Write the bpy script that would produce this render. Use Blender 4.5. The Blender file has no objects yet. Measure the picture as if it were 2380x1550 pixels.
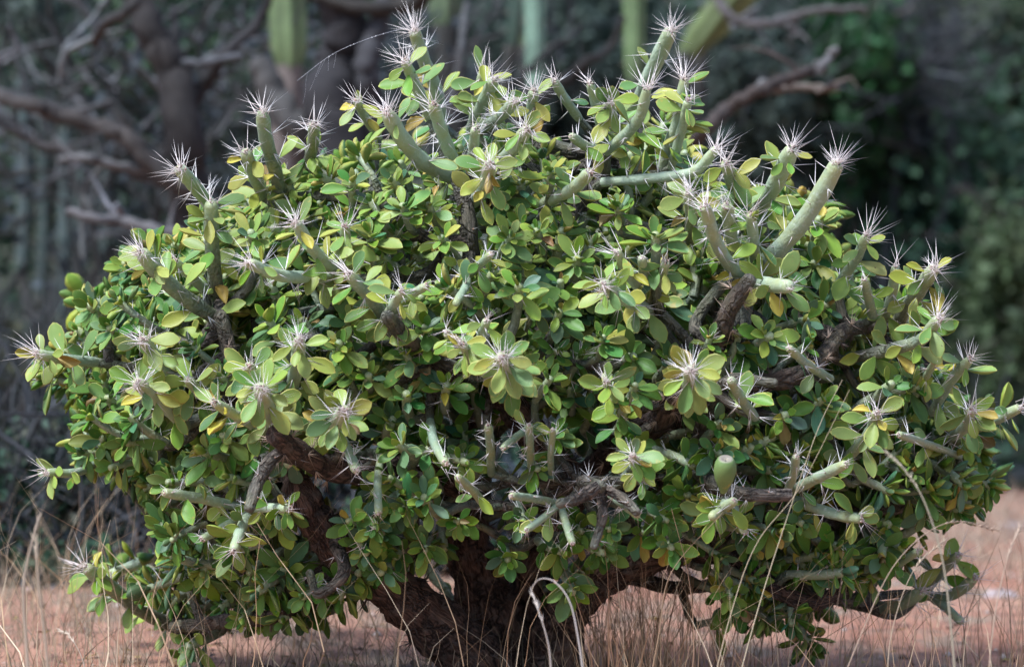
import bpy, math, random
import numpy as np
R = math.radians
rng = np.random.default_rng(7)
random.seed(7)
S = bpy.context.scene
COL = S.collection

# ---------------------------------------------------------------- camera, world, sun, exposure
D0 = 6.0; FPX = 135 / 36 * 2380; CAMZ = 0.5; HOR = 857.0
cam = bpy.data.cameras.new('camera'); camo = bpy.data.objects.new('camera', cam); COL.objects.link(camo)
cam.lens = 135; cam.sensor_width = 36; cam.clip_start = 0.1; cam.clip_end = 400
camo.location = (0, -D0, CAMZ)
camo.rotation_euler = (R(90) + math.atan((HOR - 775) / FPX), 0, 0)
cam.dof.use_dof = True; cam.dof.focus_distance = 5.68; cam.dof.aperture_fstop = 4.9; cam.dof.aperture_blades = 0
S.camera = camo
W = bpy.data.worlds.new('World'); S.world = W; W.use_nodes = True
wn = W.node_tree.nodes; wl = W.node_tree.links
SUN_EL, SUN_AZ = 55, -134     # azimuth measured like sky rotation (0 = +Y, clockwise)
sky = wn.new('ShaderNodeTexSky'); sky.sky_type = 'NISHITA'; sky.sun_disc = False
sky.sun_elevation = R(SUN_EL); sky.sun_rotation = R(SUN_AZ); sky.dust_density = 3.0; sky.air_density = 1.0; sky.ozone_density = 1.2
wn['Background'].inputs['Strength'].default_value = 0.09
wl.new(sky.outputs[0], wn['Background'].inputs['Color'])
sun = bpy.data.lights.new('sun', 'SUN'); sun.energy = 2.2; sun.angle = R(11); sun.color = (1.0, 0.97, 0.92)
suno = bpy.data.objects.new('sun', sun); COL.objects.link(suno)
_az = R(SUN_AZ); _el = R(SUN_EL)
from mathutils import Vector
sdir = Vector((math.sin(_az) * math.cos(_el), math.cos(_az) * math.cos(_el), math.sin(_el)))
suno.rotation_euler = (-sdir).to_track_quat('-Z', 'Y').to_euler()
S.view_settings.view_transform = 'Standard'; S.view_settings.look = 'None'
S.view_settings.exposure = 1.2; S.view_settings.gamma = 1.0
S.view_settings.use_white_balance = True; S.view_settings.white_balance_temperature = 5750; S.view_settings.white_balance_tint = 12
S.render.engine = 'CYCLES'; S.render.resolution_x = 1024; S.render.resolution_y = 666
S.cycles.max_bounces = 6

# ---------------------------------------------------------------- helpers
def P(px, py, y=0.0):
    d = D0 + y
    return np.array([(px - 1190) / FPX * d, y, CAMZ + (HOR - py) / FPX * d])
def U(y=0.0):                       # size of one photo pixel (2380 wide) at depth y
    return (D0 + y) / FPX
def nrm(v):
    v = np.asarray(v, float); n = np.linalg.norm(v, axis=-1, keepdims=True); return v / np.maximum(n, 1e-9)
def s2l(r, g, b):
    f = lambda c: ((c / 255 + 0.055) / 1.055) ** 2.4 if c > 10 else c / 3294
    return np.array([f(r), f(g), f(b)])

class MB:
    """collects vertices, quads / tris, colours and bark coordinates"""
    def __init__(s): s.v = []; s.q = []; s.t = []; s.c = []; s.k = []; s.n = 0
    def add(s, v, q=None, t=None, c=(1, 1, 1, 0), k=None):
        v = np.asarray(v, float).reshape(-1, 3); n = len(v)
        s.v.append(v)
        c = np.asarray(c, float)
        if c.ndim == 1: c = np.tile(c, (n, 1))
        if c.shape[1] == 3: c = np.hstack([c, np.zeros((n, 1))])
        s.c.append(c); s.k.append(np.zeros((n, 3)) if k is None else k)
        if q is not None and len(q): s.q.append(np.asarray(q, int).reshape(-1, 4) + s.n)
        if t is not None and len(t): s.t.append(np.asarray(t, int).reshape(-1, 3) + s.n)
        s.n += n
    def mesh(s, name, mat, origin=None, smooth=True):
        me = bpy.data.meshes.new(name)
        if s.n == 0: return me
        v = np.vstack(s.v)
        if origin is not None: v = v - np.asarray(origin)
        q = np.vstack(s.q) if s.q else np.zeros((0, 4), int); t = np.vstack(s.t) if s.t else np.zeros((0, 3), int)
        me.vertices.add(len(v)); me.vertices.foreach_set('co', v.ravel())
        loops = np.concatenate([q.ravel(), t.ravel()]); me.loops.add(len(loops)); me.loops.foreach_set('vertex_index', loops)
        st = np.concatenate([np.arange(len(q)) * 4, len(q) * 4 + np.arange(len(t)) * 3])
        me.polygons.add(len(st)); me.polygons.foreach_set('loop_start', st)
        me.polygons.foreach_set('use_smooth', np.full(len(st), smooth))
        a = me.attributes.new('col', 'FLOAT_COLOR', 'POINT'); a.data.foreach_set('color', np.vstack(s.c).ravel())
        b = me.attributes.new('tc', 'FLOAT_VECTOR', 'POINT'); b.data.foreach_set('vector', np.vstack(s.k).ravel())
        me.update(calc_edges=True); me.materials.append(mat)
        return me
    def obj(s, name, mat, parent=None, kind=None, origin=None, label=None, smooth=True):
        o = bpy.data.objects.new(name, s.mesh(name, mat, origin, smooth)); COL.objects.link(o)
        if origin is not None: o.location = Vector([float(x) for x in origin])
        if parent is not None:
            o.parent = parent
            o.location = o.location - parent.location
        if kind: o['kind'] = kind
        if label: o['label'] = label
        return o
def tag(o, label, cat, group=None):
    o['label'] = label; o['category'] = cat
    if group: o['group'] = group
    return o
def empty(name, loc, label, cat, group=None):
    o = bpy.data.objects.new(name, None); COL.objects.link(o); o.location = Vector([float(x) for x in loc]); o.empty_display_size = 0.1
    return tag(o, label, cat, group)

def spline(pts, n):
    """Catmull-Rom resample, pts (m, k) -> (n, k)"""
    pts = np.asarray(pts, float)
    if len(pts) == 2:
        t = np.linspace(0, 1, n)[:, None]; return pts[0] * (1 - t) + pts[1] * t
    ext = np.vstack([2 * pts[0] - pts[1], pts, 2 * pts[-1] - pts[-2]])
    m = len(pts) - 1; tt = np.linspace(0, m - 1e-6, n); i = tt.astype(int); f = (tt - i)[:, None]
    p0, p1, p2, p3 = ext[i], ext[i + 1], ext[i + 2], ext[i + 3]
    return 0.5 * (2 * p1 + (p2 - p0) * f + (2 * p0 - 5 * p1 + 4 * p2 - p3) * f ** 2 + (3 * p1 - p0 - 3 * p2 + p3) * f ** 3)

def frames(c):
    t = np.gradient(c, axis=0); t = nrm(t)
    a = np.array([0.31, 0.92, 0.23]); us = []
    u = nrm(np.cross(t[0], a))
    for k in range(len(c)):
        u = nrm(u - t[k] * np.dot(u, t[k])); us.append(u)
    us = np.array(us); return t, us, np.cross(t, us)

def tube(mb, c, r, k=10, col=(1, 1, 1, 0), rough=0.0, cap0=False, cap1=False):
    """c centre line (n,3), r radii (n,). cap0/cap1 round the first / last end"""
    c = np.asarray(c, float); n = len(c); r = np.broadcast_to(np.asarray(r, float), (n,)).copy()
    col = np.asarray(col, float); col = np.tile(col, (n, 1)) if col.ndim == 1 else col
    t, u, w = frames(c)
    if cap0:
        off = np.array([0.98, 0.8, 0.45]); rr = np.array([0.18, 0.62, 0.9])
        c = np.vstack([c[0] - t[0] * r[0] * off[:, None] * 0.75, c]); r = np.concatenate([r[0] * rr, r])
        col = np.vstack([col[:1]] * 3 + [col]); t = np.vstack([t[:1]] * 3 + [t]); u = np.vstack([u[:1]] * 3 + [u]); w = np.vstack([w[:1]] * 3 + [w])
    if cap1:
        off = np.array([0.45, 0.8, 0.98]); rr = np.array([0.9, 0.62, 0.18])
        c = np.vstack([c, c[-1] + t[-1] * r[-1] * off[:, None] * 0.75]); r = np.concatenate([r, r[-1] * rr])
        col = np.vstack([col] + [col[-1:]] * 3); t = np.vstack([t] + [t[-1:]] * 3); u = np.vstack([u] + [u[-1:]] * 3); w = np.vstack([w] + [w[-1:]] * 3)
    n = len(c)
    th = np.arange(k) / k * 2 * math.pi
    rj = r[:, None] * (1 + rough * rng.normal(size=(n, k)))
    v = c[:, None] + rj[..., None] * (np.cos(th)[None, :, None] * u[:, None] + np.sin(th)[None, :, None] * w[:, None])
    s = np.concatenate([[0], np.cumsum(np.linalg.norm(np.diff(c, axis=0), axis=1))])
    r0 = float(np.mean(r))
    tc = np.stack([np.tile(np.cos(th) * r0, (n, 1)), np.tile(np.sin(th) * r0, (n, 1)), np.tile(s[:, None], (1, k))], -1) + rng.random(3) * 5
    i = np.arange(n - 1)[:, None] * k; j = np.arange(k)[None]; j2 = (j + 1) % k
    q = np.stack([i + j, i + j2, i + k + j2, i + k + j], -1).reshape(-1, 4)
    cc = np.repeat(col, k, axis=0)
    mb.add(v.reshape(-1, 3), q=q, c=cc, k=tc.reshape(-1, 3))
    mb.add(v[0], q=None, t=[[0, a + 1, a] for a in range(1, k - 1)], c=col[0], k=tc[0])
    mb.add(v[-1], q=None, t=[[0, a, a + 1] for a in range(1, k - 1)], c=col[-1], k=tc[-1])

def cones(mb, base, tip, r, c0, c1=None):
    """thin 3-sided spines. base, tip (n,3)"""
    base = np.asarray(base, float).reshape(-1, 3); tip = np.asarray(tip, float).reshape(-1, 3); n = len(base)
    if n == 0: return
    d = nrm(tip - base); a = np.where(np.abs(d[:, 2:3]) > .9, np.array([[1., 0, 0]]), np.array([[0., 0, 1]]))
    u = nrm(np.cross(d, a)); w = np.cross(d, u); r = np.broadcast_to(np.asarray(r, float), (n,))[:, None]
    vs = []
    for k in range(3):
        an = k * 2 * math.pi / 3; vs.append(base + r * (math.cos(an) * u + math.sin(an) * w))
    vs.append(tip)
    v = np.stack(vs, 1).reshape(-1, 3)
    o = np.arange(n)[:, None, None] * 4
    t = (np.array([[0, 1, 3], [1, 2, 3], [2, 0, 3]])[None] + o).reshape(-1, 3)
    c0 = np.asarray(c0, float); c1 = c0 if c1 is None else np.asarray(c1, float)
    c0 = np.tile(c0, (n, 1)) if c0.ndim == 1 else c0
    c1 = np.tile(c1, (n, 1)) if c1.ndim == 1 else c1
    c = np.stack([c0, c0, c0, c1], 1).reshape(-1, c0.shape[1])
    mb.add(v, t=t, c=c)

def knobs(mb, pos, r, col):
    pos = np.asarray(pos, float).reshape(-1, 3); n = len(pos)
    if n == 0: return
    d = np.array([[1, 0, 0], [-1, 0, 0], [0, 1, 0], [0, -1, 0], [0, 0, 1], [0, 0, -1]], float)
    r = np.broadcast_to(np.asarray(r, float), (n,))[:, None, None]
    v = (pos[:, None] + d[None] * r).reshape(-1, 3)
    f = np.array([[0, 2, 4], [2, 1, 4], [1, 3, 4], [3, 0, 4], [2, 0, 5], [1, 2, 5], [3, 1, 5], [0, 3, 5]])
    t = (f[None] + np.arange(n)[:, None, None] * 6).reshape(-1, 3)
    col = np.asarray(col, float); col = np.tile(col, (n, 1)) if col.ndim == 1 else col
    mb.add(v, t=t, c=np.repeat(col, 6, axis=0))

# ---------------------------------------------------------------- materials
def newmat(name):
    m = bpy.data.materials.new(name); m.use_nodes = True; nt = m.node_tree
    return m, nt, nt.nodes, nt.links, nt.nodes['Principled BSDF']
def N(nt, typ, **kw):
    n = nt.nodes.new(typ)
    for a, b in kw.items(): setattr(n, a, b)
    return n
def noise(nt, vec, scale, detail=3, rough=.55):
    n = N(nt, 'ShaderNodeTexNoise'); n.inputs['Scale'].default_value = scale; n.inputs['Detail'].default_value = detail
    n.inputs['Roughness'].default_value = rough
    if vec is not None: nt.links.new(vec, n.inputs['Vector'])
    return n.outputs['Fac']
def ramp(nt, fac, a, b, ca=(0, 0, 0, 1), cb=(1, 1, 1, 1)):
    n = N(nt, 'ShaderNodeValToRGB'); n.color_ramp.elements[0].position = a; n.color_ramp.elements[1].position = b
    n.color_ramp.elements[0].color = ca; n.color_ramp.elements[1].color = cb
    nt.links.new(fac, n.inputs[0]); return n.outputs[0]
def mix(nt, fac, a, b, mode='MIX'):
    n = N(nt, 'ShaderNodeMix', data_type='RGBA', blend_type=mode)
    for inp, val in ((n.inputs[0], fac), (n.inputs[6], a), (n.inputs[7], b)):
        if isinstance(val, (int, float)): inp.default_value = val
        elif isinstance(val, (tuple, list, np.ndarray)): inp.default_value = tuple(val)[:3] + (1,)
        else: nt.links.new(val, inp)
    return n.outputs[2]
def attr(nt, name):
    n = N(nt, 'ShaderNodeAttribute'); n.attribute_name = name; return n
def bump(nt, h, strength, dist, bs):
    b = N(nt, 'ShaderNodeBump'); b.inputs['Strength'].default_value = strength; b.inputs['Distance'].default_value = dist
    nt.links.new(h, b.inputs['Height']); nt.links.new(b.outputs[0], bs.inputs['Normal'])
def pos(nt): return N(nt, 'ShaderNodeNewGeometry').outputs['Position']

def mat_leaf():
    m, nt, nd, lk, bs = newmat('succulent_leaf')
    a = attr(nt, 'col'); p = pos(nt)
    f1 = ramp(nt, noise(nt, p, 60, 3), .35, .7)
    c = mix(nt, .35, a.outputs['Color'], mix(nt, f1, (.75, .85, .75), (1.25, 1.15, 1.1)), 'MULTIPLY')
    sp = ramp(nt, noise(nt, p, 260, 2, .7), .70, .76)
    c = mix(nt, sp, c, (.34, .28, .12))
    c = mix(nt, ramp(nt, noise(nt, p, 45, 4, .7), .63, .70), c, mix(nt, .6, c, (.42, .32, .06)))
    c = mix(nt, ramp(nt, noise(nt, p, 85, 3, .6), .73, .76), c, (.11, .065, .03))
    lk.new(c, bs.inputs['Base Color'])
    bs.inputs['Roughness'].default_value = .48; bs.inputs['Specular IOR Level'].default_value = .33
    bs.inputs['Subsurface Weight'].default_value = .0
    bump(nt, noise(nt, p, 420, 2), .25, .0008, bs)
    tr = N(nt, 'ShaderNodeBsdfTranslucent'); lk.new(c, tr.inputs['Color'])
    ms = N(nt, 'ShaderNodeMixShader'); ms.inputs[0].default_value = .07
    lk.new(bs.outputs[0], ms.inputs[1]); lk.new(tr.outputs[0], ms.inputs[2]); lk.new(ms.outputs[0], nd['Material Output'].inputs[0])
    return m
def mat_stem():
    m, nt, nd, lk, bs = newmat('cactus_stem')
    a = attr(nt, 'col'); p = pos(nt); tc = attr(nt, 'tc').outputs['Vector']
    mp = N(nt, 'ShaderNodeMapping'); mp.inputs['Scale'].default_value = (1, 1, .16); lk.new(tc, mp.inputs[0])
    st = noise(nt, mp.outputs[0], 330, 4, .65)
    f1 = ramp(nt, noise(nt, p, 28, 3), .42, .68)
    green = mix(nt, f1, a.outputs['Color'], mix(nt, .6, a.outputs['Color'], (.38, .40, .16)))
    green = mix(nt, ramp(nt, noise(nt, p, 190, 3), .55, .8), green, (.50, .57, .48))
    bark = mix(nt, ramp(nt, st, .42, .60), mix(nt, .75, a.outputs['Color'], (.018, .013, .012)), mix(nt, .3, a.outputs['Color'], (.26, .18, .14)))
    bark = mix(nt, ramp(nt, noise(nt, p, 40, 4), .5, .75), bark, (.21, .175, .15))
    vo = N(nt, 'ShaderNodeTexVoronoi', feature='DISTANCE_TO_EDGE'); vo.inputs['Scale'].default_value = 34
    mp2 = N(nt, 'ShaderNodeMapping'); mp2.inputs['Scale'].default_value = (1, 1, .4); lk.new(tc, mp2.inputs[0])
    wv = N(nt, 'ShaderNodeVectorMath', operation='MULTIPLY_ADD'); nz = N(nt, 'ShaderNodeTexNoise'); nz.inputs['Scale'].default_value = 60; lk.new(tc, nz.inputs['Vector'])
    lk.new(nz.outputs['Color'], wv.inputs[0]); wv.inputs[1].default_value = (.03, .03, .03); lk.new(mp2.outputs[0], wv.inputs[2]); lk.new(wv.outputs[0], vo.inputs['Vector'])
    crack = ramp(nt, vo.outputs['Distance'], .0, .13)
    bark = mix(nt, crack, mix(nt, .7, bark, (.015, .011, .01)), bark)
    c = mix(nt, a.outputs['Alpha'], green, bark)
    lk.new(c, bs.inputs['Base Color'])
    rg = N(nt, 'ShaderNodeMapRange'); rg.inputs['To Min'].default_value = .5; rg.inputs['To Max'].default_value = .92
    lk.new(a.outputs['Alpha'], rg.inputs[0]); lk.new(rg.outputs[0], bs.inputs['Roughness'])
    b = N(nt, 'ShaderNodeBump'); b.inputs['Distance'].default_value = .012
    mm = N(nt, 'ShaderNodeMath', operation='MULTIPLY_ADD'); mm.inputs[1].default_value = .85; mm.inputs[2].default_value = .12
    lk.new(a.outputs['Alpha'], mm.inputs[0]); lk.new(mm.outputs[0], b.inputs['Strength'])
    mh = N(nt, 'ShaderNodeMath', operation='ADD'); lk.new(st, mh.inputs[0]); lk.new(crack, mh.inputs[1]); lk.new(mh.outputs[0], b.inputs['Height']); lk.new(b.outputs[0], bs.inputs['Normal'])
    return m
def mat_col(name, rough=.7, nscale=0, amt=.4, tr=0.0):
    m, nt, nd, lk, bs = newmat(name)
    a = attr(nt, 'col'); c = a.outputs['Color']
    if nscale:
        f = ramp(nt, noise(nt, pos(nt), nscale, 4, .6), .3, .7)
        c = mix(nt, amt, c, mix(nt, f, (.45, .45, .45), (1.5, 1.5, 1.5)), 'MULTIPLY')
    lk.new(c, bs.inputs['Base Color']); bs.inputs['Roughness'].default_value = rough
    if tr:
        t = N(nt, 'ShaderNodeBsdfTranslucent'); lk.new(c, t.inputs['Color'])
        ms = N(nt, 'ShaderNodeMixShader'); ms.inputs[0].default_value = tr
        lk.new(bs.outputs[0], ms.inputs[1]); lk.new(t.outputs[0], ms.inputs[2]); lk.new(ms.outputs[0], nd['Material Output'].inputs[0])
    return m
def mat_ground():
    m, nt, nd, lk, bs = newmat('dry_soil')
    p = pos(nt)
    mp = N(nt, 'ShaderNodeMapping'); mp.inputs['Scale'].default_value = (1, .35, 1); lk.new(p, mp.inputs[0]); q = mp.outputs[0]
    c = mix(nt, ramp(nt, noise(nt, q, 2.2, 5, .65), .38, .62), (.33, .145, .085), (.46, .255, .165))
    c = mix(nt, ramp(nt, noise(nt, q, 5.5, 5, .7), .50, .60), c, (.30, .22, .15))
    c = mix(nt, ramp(nt, noise(nt, q, 14, 4, .75), .52, .66), c, (.13, .07, .045))
    c = mix(nt, ramp(nt, noise(nt, p, 70, 3, .7), .62, .74), c, (.6, .45, .38))
    lk.new(c, bs.inputs['Base Color']); bs.inputs['Roughness'].default_value = .95
    bump(nt, noise(nt, p, 26, 6, .7), .8, .03, bs)
    return m
M_LEAF, M_STEM = mat_leaf(), mat_stem()
M_SPINE = mat_col('pale_spine', .45)
M_BGLEAF = mat_col('distant_leaf', .7, 0, .4, .15)
M_BARK = mat_col('dead_bark', .9, 22, .8)
M_COLUMN = mat_col('column_cactus_skin', .6, 9, .5)
M_GRASS = mat_col('dry_grass', .7, 0, 0, .2)
M_GROUND = mat_ground()
M_HILL = mat_col('hill_soil', .95, 1.2, .5)
M_WEB = mat_col('web_silk', .3)
M_STONE = mat_col('pale_stone', .9, 14, .5)

# ---------------------------------------------------------------- ground and hill
def sheet(x0, x1, y0, y1, nx, ny, fz):
    xs = np.linspace(x0, x1, nx); ys = y0 + (y1 - y0) * np.linspace(0, 1, ny) ** 1.6
    X, Y = np.meshgrid(xs, ys); Z = fz(X, Y)
    v = np.stack([X, Y, Z], -1).reshape(-1, 3)
    i = np.arange(ny - 1)[:, None] * nx; j = np.arange(nx - 1)[None]
    return v, np.stack([i + j, i + j + 1, i + nx + j + 1, i + nx + j], -1).reshape(-1, 4)
_ph = rng.random((14, 3)) * 6.28
_fr = np.array([1.3, 2.1, 3.3, 4.7, 6.1, 8.3, 11, 0.7, 0.9, 1.7, 2.7, 14, 17, 5.3])
def gz(X, Y):
    z = 0
    for k in range(14):
        a = _ph[k, 2]; z = z + 0.020 / (_fr[k] + .6) * np.sin(_fr[k] * (X * math.cos(a) + Y * math.sin(a)) * 1.3 + _ph[k, 0])
    return z
def gz_all(X, Y):
    rise = np.clip((Y - 13) / 40, 0, 1)
    return gz(X, Y) * 1.0 + 9 * rise ** 1.3
mb = MB(); v, q = sheet(-60, 60, -12, 13.5, 260, 280, gz_all); mb.add(v, q=q); mb.obj('ground', M_GROUND, kind='structure')
mb = MB(); v, q = sheet(-90, 90, 13.4, 160, 60, 50, lambda X, Y: gz_all(X, Y) - .02 + .25 * np.sin(X * .7) * np.cos(Y * .5)); mb.add(v, q=q, c=(.05, .055, .03, 0)); mb.obj('hillside', M_HILL, kind='structure')

# ---------------------------------------------------------------- background vegetation
def leafcloud(mb, c, rad, n, size, cols, clump=7, flat=.5):
    """leaf-sized folded faces spread in clumps through an ellipsoid"""
    c = np.asarray(c, float); rad = np.asarray(rad, float)
    k = max(4, n // 60); cen = rng.normal(size=(k, 3)); cen = nrm(cen) * rng.random((k, 1)) ** .45 * .9
    idx = rng.integers(0, k, n)
    p = cen[idx] + rng.normal(size=(n, 3)) * (.9 / clump)
    p = c + p * rad; p[:, 2] = np.maximum(p[:, 2], .02)
    d = nrm(rng.normal(size=(n, 3)) + np.array([0, 0, .2])); a = nrm(rng.normal(size=(n, 3))); s = nrm(np.cross(d, a)); nn = np.cross(d, s)
    L = size * rng.uniform(.6, 1.3, (n, 1)); w = L * .32
    v = np.stack([p, p + d * L * .5 + s * w + nn * w * .3, p + d * L, p + d * L * .5 - s * w + nn * w * .3], 1).reshape(-1, 3)
    o = np.arange(n)[:, None, None] * 4
    t = (np.array([[0, 1, 2], [0, 2, 3]])[None] + o).reshape(-1, 3)
    cols = np.asarray(cols, float); ci = rng.integers(0, len(cols), k)[idx]
    col = cols[ci] * rng.uniform(.7, 1.3, (n, 1)) * (.95, 1.12, 1.15)
    mb.add(v, t=t, c=np.repeat(col, 4, axis=0))
def wander(a, b, n=9, w=.06):
    a, b = np.asarray(a, float), np.asarray(b, float); L = np.linalg.norm(b - a)
    k = rng.normal(size=(4, 3)) * w * L; k[0] = 0; k[-1] = 0
    pts = a + (b - a) * np.linspace(0, 1, 4)[:, None] + k
    return spline(pts, n)
def twigcloud(mb, c, rad, n, length, r, cols):
    c = np.asarray(c, float); rad = np.asarray(rad, float); cols = np.asarray(cols, float)
    for _ in range(n):
        p = c + nrm(rng.normal(size=3)) * rng.random() ** .4 * rad; p[2] = max(p[2], .03)
        d = nrm(nrm((p - c) / rad) * .7 + rng.normal(size=3) * .7 + np.array([0, 0, .35]))
        e = p + d * length * rng.uniform(.5, 1.3)
        rr = r * rng.uniform(.5, 1.3)
        tube(mb, wander(p, e, 5, .1), np.linspace(rr, rr * .25, 5), 3, cols[rng.integers(len(cols))] * rng.uniform(.7, 1.3))
def shrub(name, label, px, py, y, rx, rz, ry, nleaf, size, cols, ntwig=60, twcol=((.12, .1, .09),), cat='shrub', group='shrubs in the background', tl=.35, tr=.006):
    y = y * 1.3 + 1.4; size = size * 1.15
    c = P(px, py, y); u = U(y); rad = np.array([rx * u, ry, rz * u])
    zz = float(gz_all(np.array(c[0]), np.array(c[1]))); root = empty(name, (c[0], c[1], zz), label, cat, group)
    f = MB(); leafcloud(f, c, rad, nleaf, size, cols); f.obj('foliage', M_BGLEAF, root, 'stuff')
    t = MB()
    for k in range(5):
        e = c + nrm(rng.normal(size=3)) * rad * .6
        tube(t, wander((c[0] + rng.normal() * .04, c[1] + rng.normal() * .04, zz - .02), e, 10, .08), np.linspace(.03, .008, 10), 6, twcol[0])
    t.obj('trunk', M_BARK, root)
    t = MB(); twigcloud(t, c, rad, ntwig, tl, tr, twcol); t.obj('twigs', M_BARK, root, 'stuff')
    return root

GR = [(.02, .046, .018), (.03, .062, .02), (.018, .034, .02)]
DG = [(.022, .054, .028), (.030, .068, .034), (.042, .088, .040)]
OL = [(.05, .075, .026), (.04, .065, .024), (.06, .075, .03)]
GG = [(.045, .062, .046), (.058, .075, .056), (.032, .047, .036)]
GP = [(.036, .044, .052), (.026, .034, .040)]
TW = ((.045, .052, .055), (.03, .035, .036), (.065, .072, .08))
shrub('leafy_shrub', 'bright green leafy shrub behind the right end of the broken dead branch', 1960, 190, 7.5, 170, 260, .8, 4200, .06, [(.02, .075, .018), (.026, .075, .022), (.018, .055, .018)], 40)
shrub('leafy_shrub', 'dark green tall shrub filling the distance right of the bush', 2150, 640, 8.0, 430, 520, 1.2, 16000, .06, DG, 200, TW)
shrub('leafy_shrub', 'olive shrub at the right edge above the bush tip', 2340, 740, 6.8, 130, 300, .6, 3500, .055, OL, 60)
shrub('leafy_shrub', 'olive green shrub crown in the upper right corner', 2300, 160, 8.5, 220, 260, .9, 6500, .06, [(.022, .038, .014), (.036, .048, .018)], 80)
shrub('twiggy_shrub', 'grey twiggy shrub seen between green shrubs in the upper right', 2120, 170, 7.4, 110, 200, .5, 900, .04, GP, 420, TW)
shrub('leafy_shrub', 'grey green hazy shrub behind the dead branch on the right', 1740, 200, 7.2, 180, 260, .8, 6500, .055, GG, 150, TW)
shrub('leafy_shrub', 'grey green shrub behind the hanging cactus columns at the top', 1280, 170, 8.6, 360, 330, .8, 12000, .06, GG, 120, TW)
shrub('leafy_shrub', 'dark green shrub behind the dead tree at the upper left', 330, 260, 6.4, 420, 420, 1.0, 7000, .055, GR + DG + GG, 420, TW)
shrub('twiggy_shrub', 'dusty olive twiggy shrub at the lower left behind the grass', 120, 1010, 4.6, 270, 270, .6, 4200, .032, [(.045, .048, .03), (.035, .045, .03), (.075, .07, .025), (.03, .032, .034)], 420, TW)
shrub('twiggy_shrub', 'dark twiggy shrub low behind the left side of the bush', 480, 1120, 5.4, 300, 240, .6, 4200, .045, DG + GP, 260, TW)
shrub('leafy_shrub', 'dark shrub behind the middle of the big bush', 1250, 1000, 7.0, 560, 420, .9, 9000, .055, DG + GG, 150, TW)
shrub('twiggy_shrub', 'low dark scrub in shade beyond the bare soil on the right', 2100, 1090, 6.6, 420, 150, .6, 4200, .05, DG + GP, 160, TW)
shrub('twiggy_shrub', 'dark low scrub right behind the forked trunk', 1130, 1180, 1.35, 420, 190, .35, 7000, .035, DG + GP, 320, TW)
shrub('twiggy_shrub', 'low grey green undergrowth hugging the soil at the lower left', 170, 1310, .8, 380, 80, .3, 3600, .028, DG + GP + [(.07, .07, .04)], 160, TW)
shrub('twiggy_shrub', 'dark scrub behind the lower left branches', 560, 1190, 1.0, 380, 210, .35, 5000, .035, DG + GP, 260, TW)
shrub('twiggy_shrub', 'dark olive scrub in the lower left corner behind the pale stalks', 120, 1190, 1.0, 320, 230, .4, 7500, .03, DG + [(.045, .048, .03), (.05, .05, .03)], 300, TW)
shrub('twiggy_shrub', 'tangle of bare grey twigs around the dead tree, upper left', 280, 330, 4.0, 420, 380, .6, 500, .04, GP, 150, ((.026, .028, .027), (.045, .05, .05), (.10, .105, .11), (.018, .02, .019)), tl=.5, tr=.011)
shrub('twiggy_shrub', 'thin grey twigs hanging around the cactus columns, top middle', 930, 120, 4.8, 420, 240, .5, 500, .04, GP, 60, ((.04, .04, .045), (.07, .07, .08), (.03, .028, .028)), tl=.5, tr=.010)
# the far wood as one mass
f = MB()
for k in range(46):
    x = rng.uniform(-11, 11); y = rng.uniform(14.5, 18.5); z = rng.uniform(.3, 4.6)
    g = DG if rng.random() < .6 else (GG if x < 0 else GR)
    leafcloud(f, (x, y, z + (y - 13) * .15), (1.5, .7, 1.1), 1500, .11, g, 5)
o = f.obj('far_thicket', M_BGLEAF, kind='stuff'); tag(o, 'dark blurred mass of trees closing off the whole distance', 'thicket')

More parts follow.
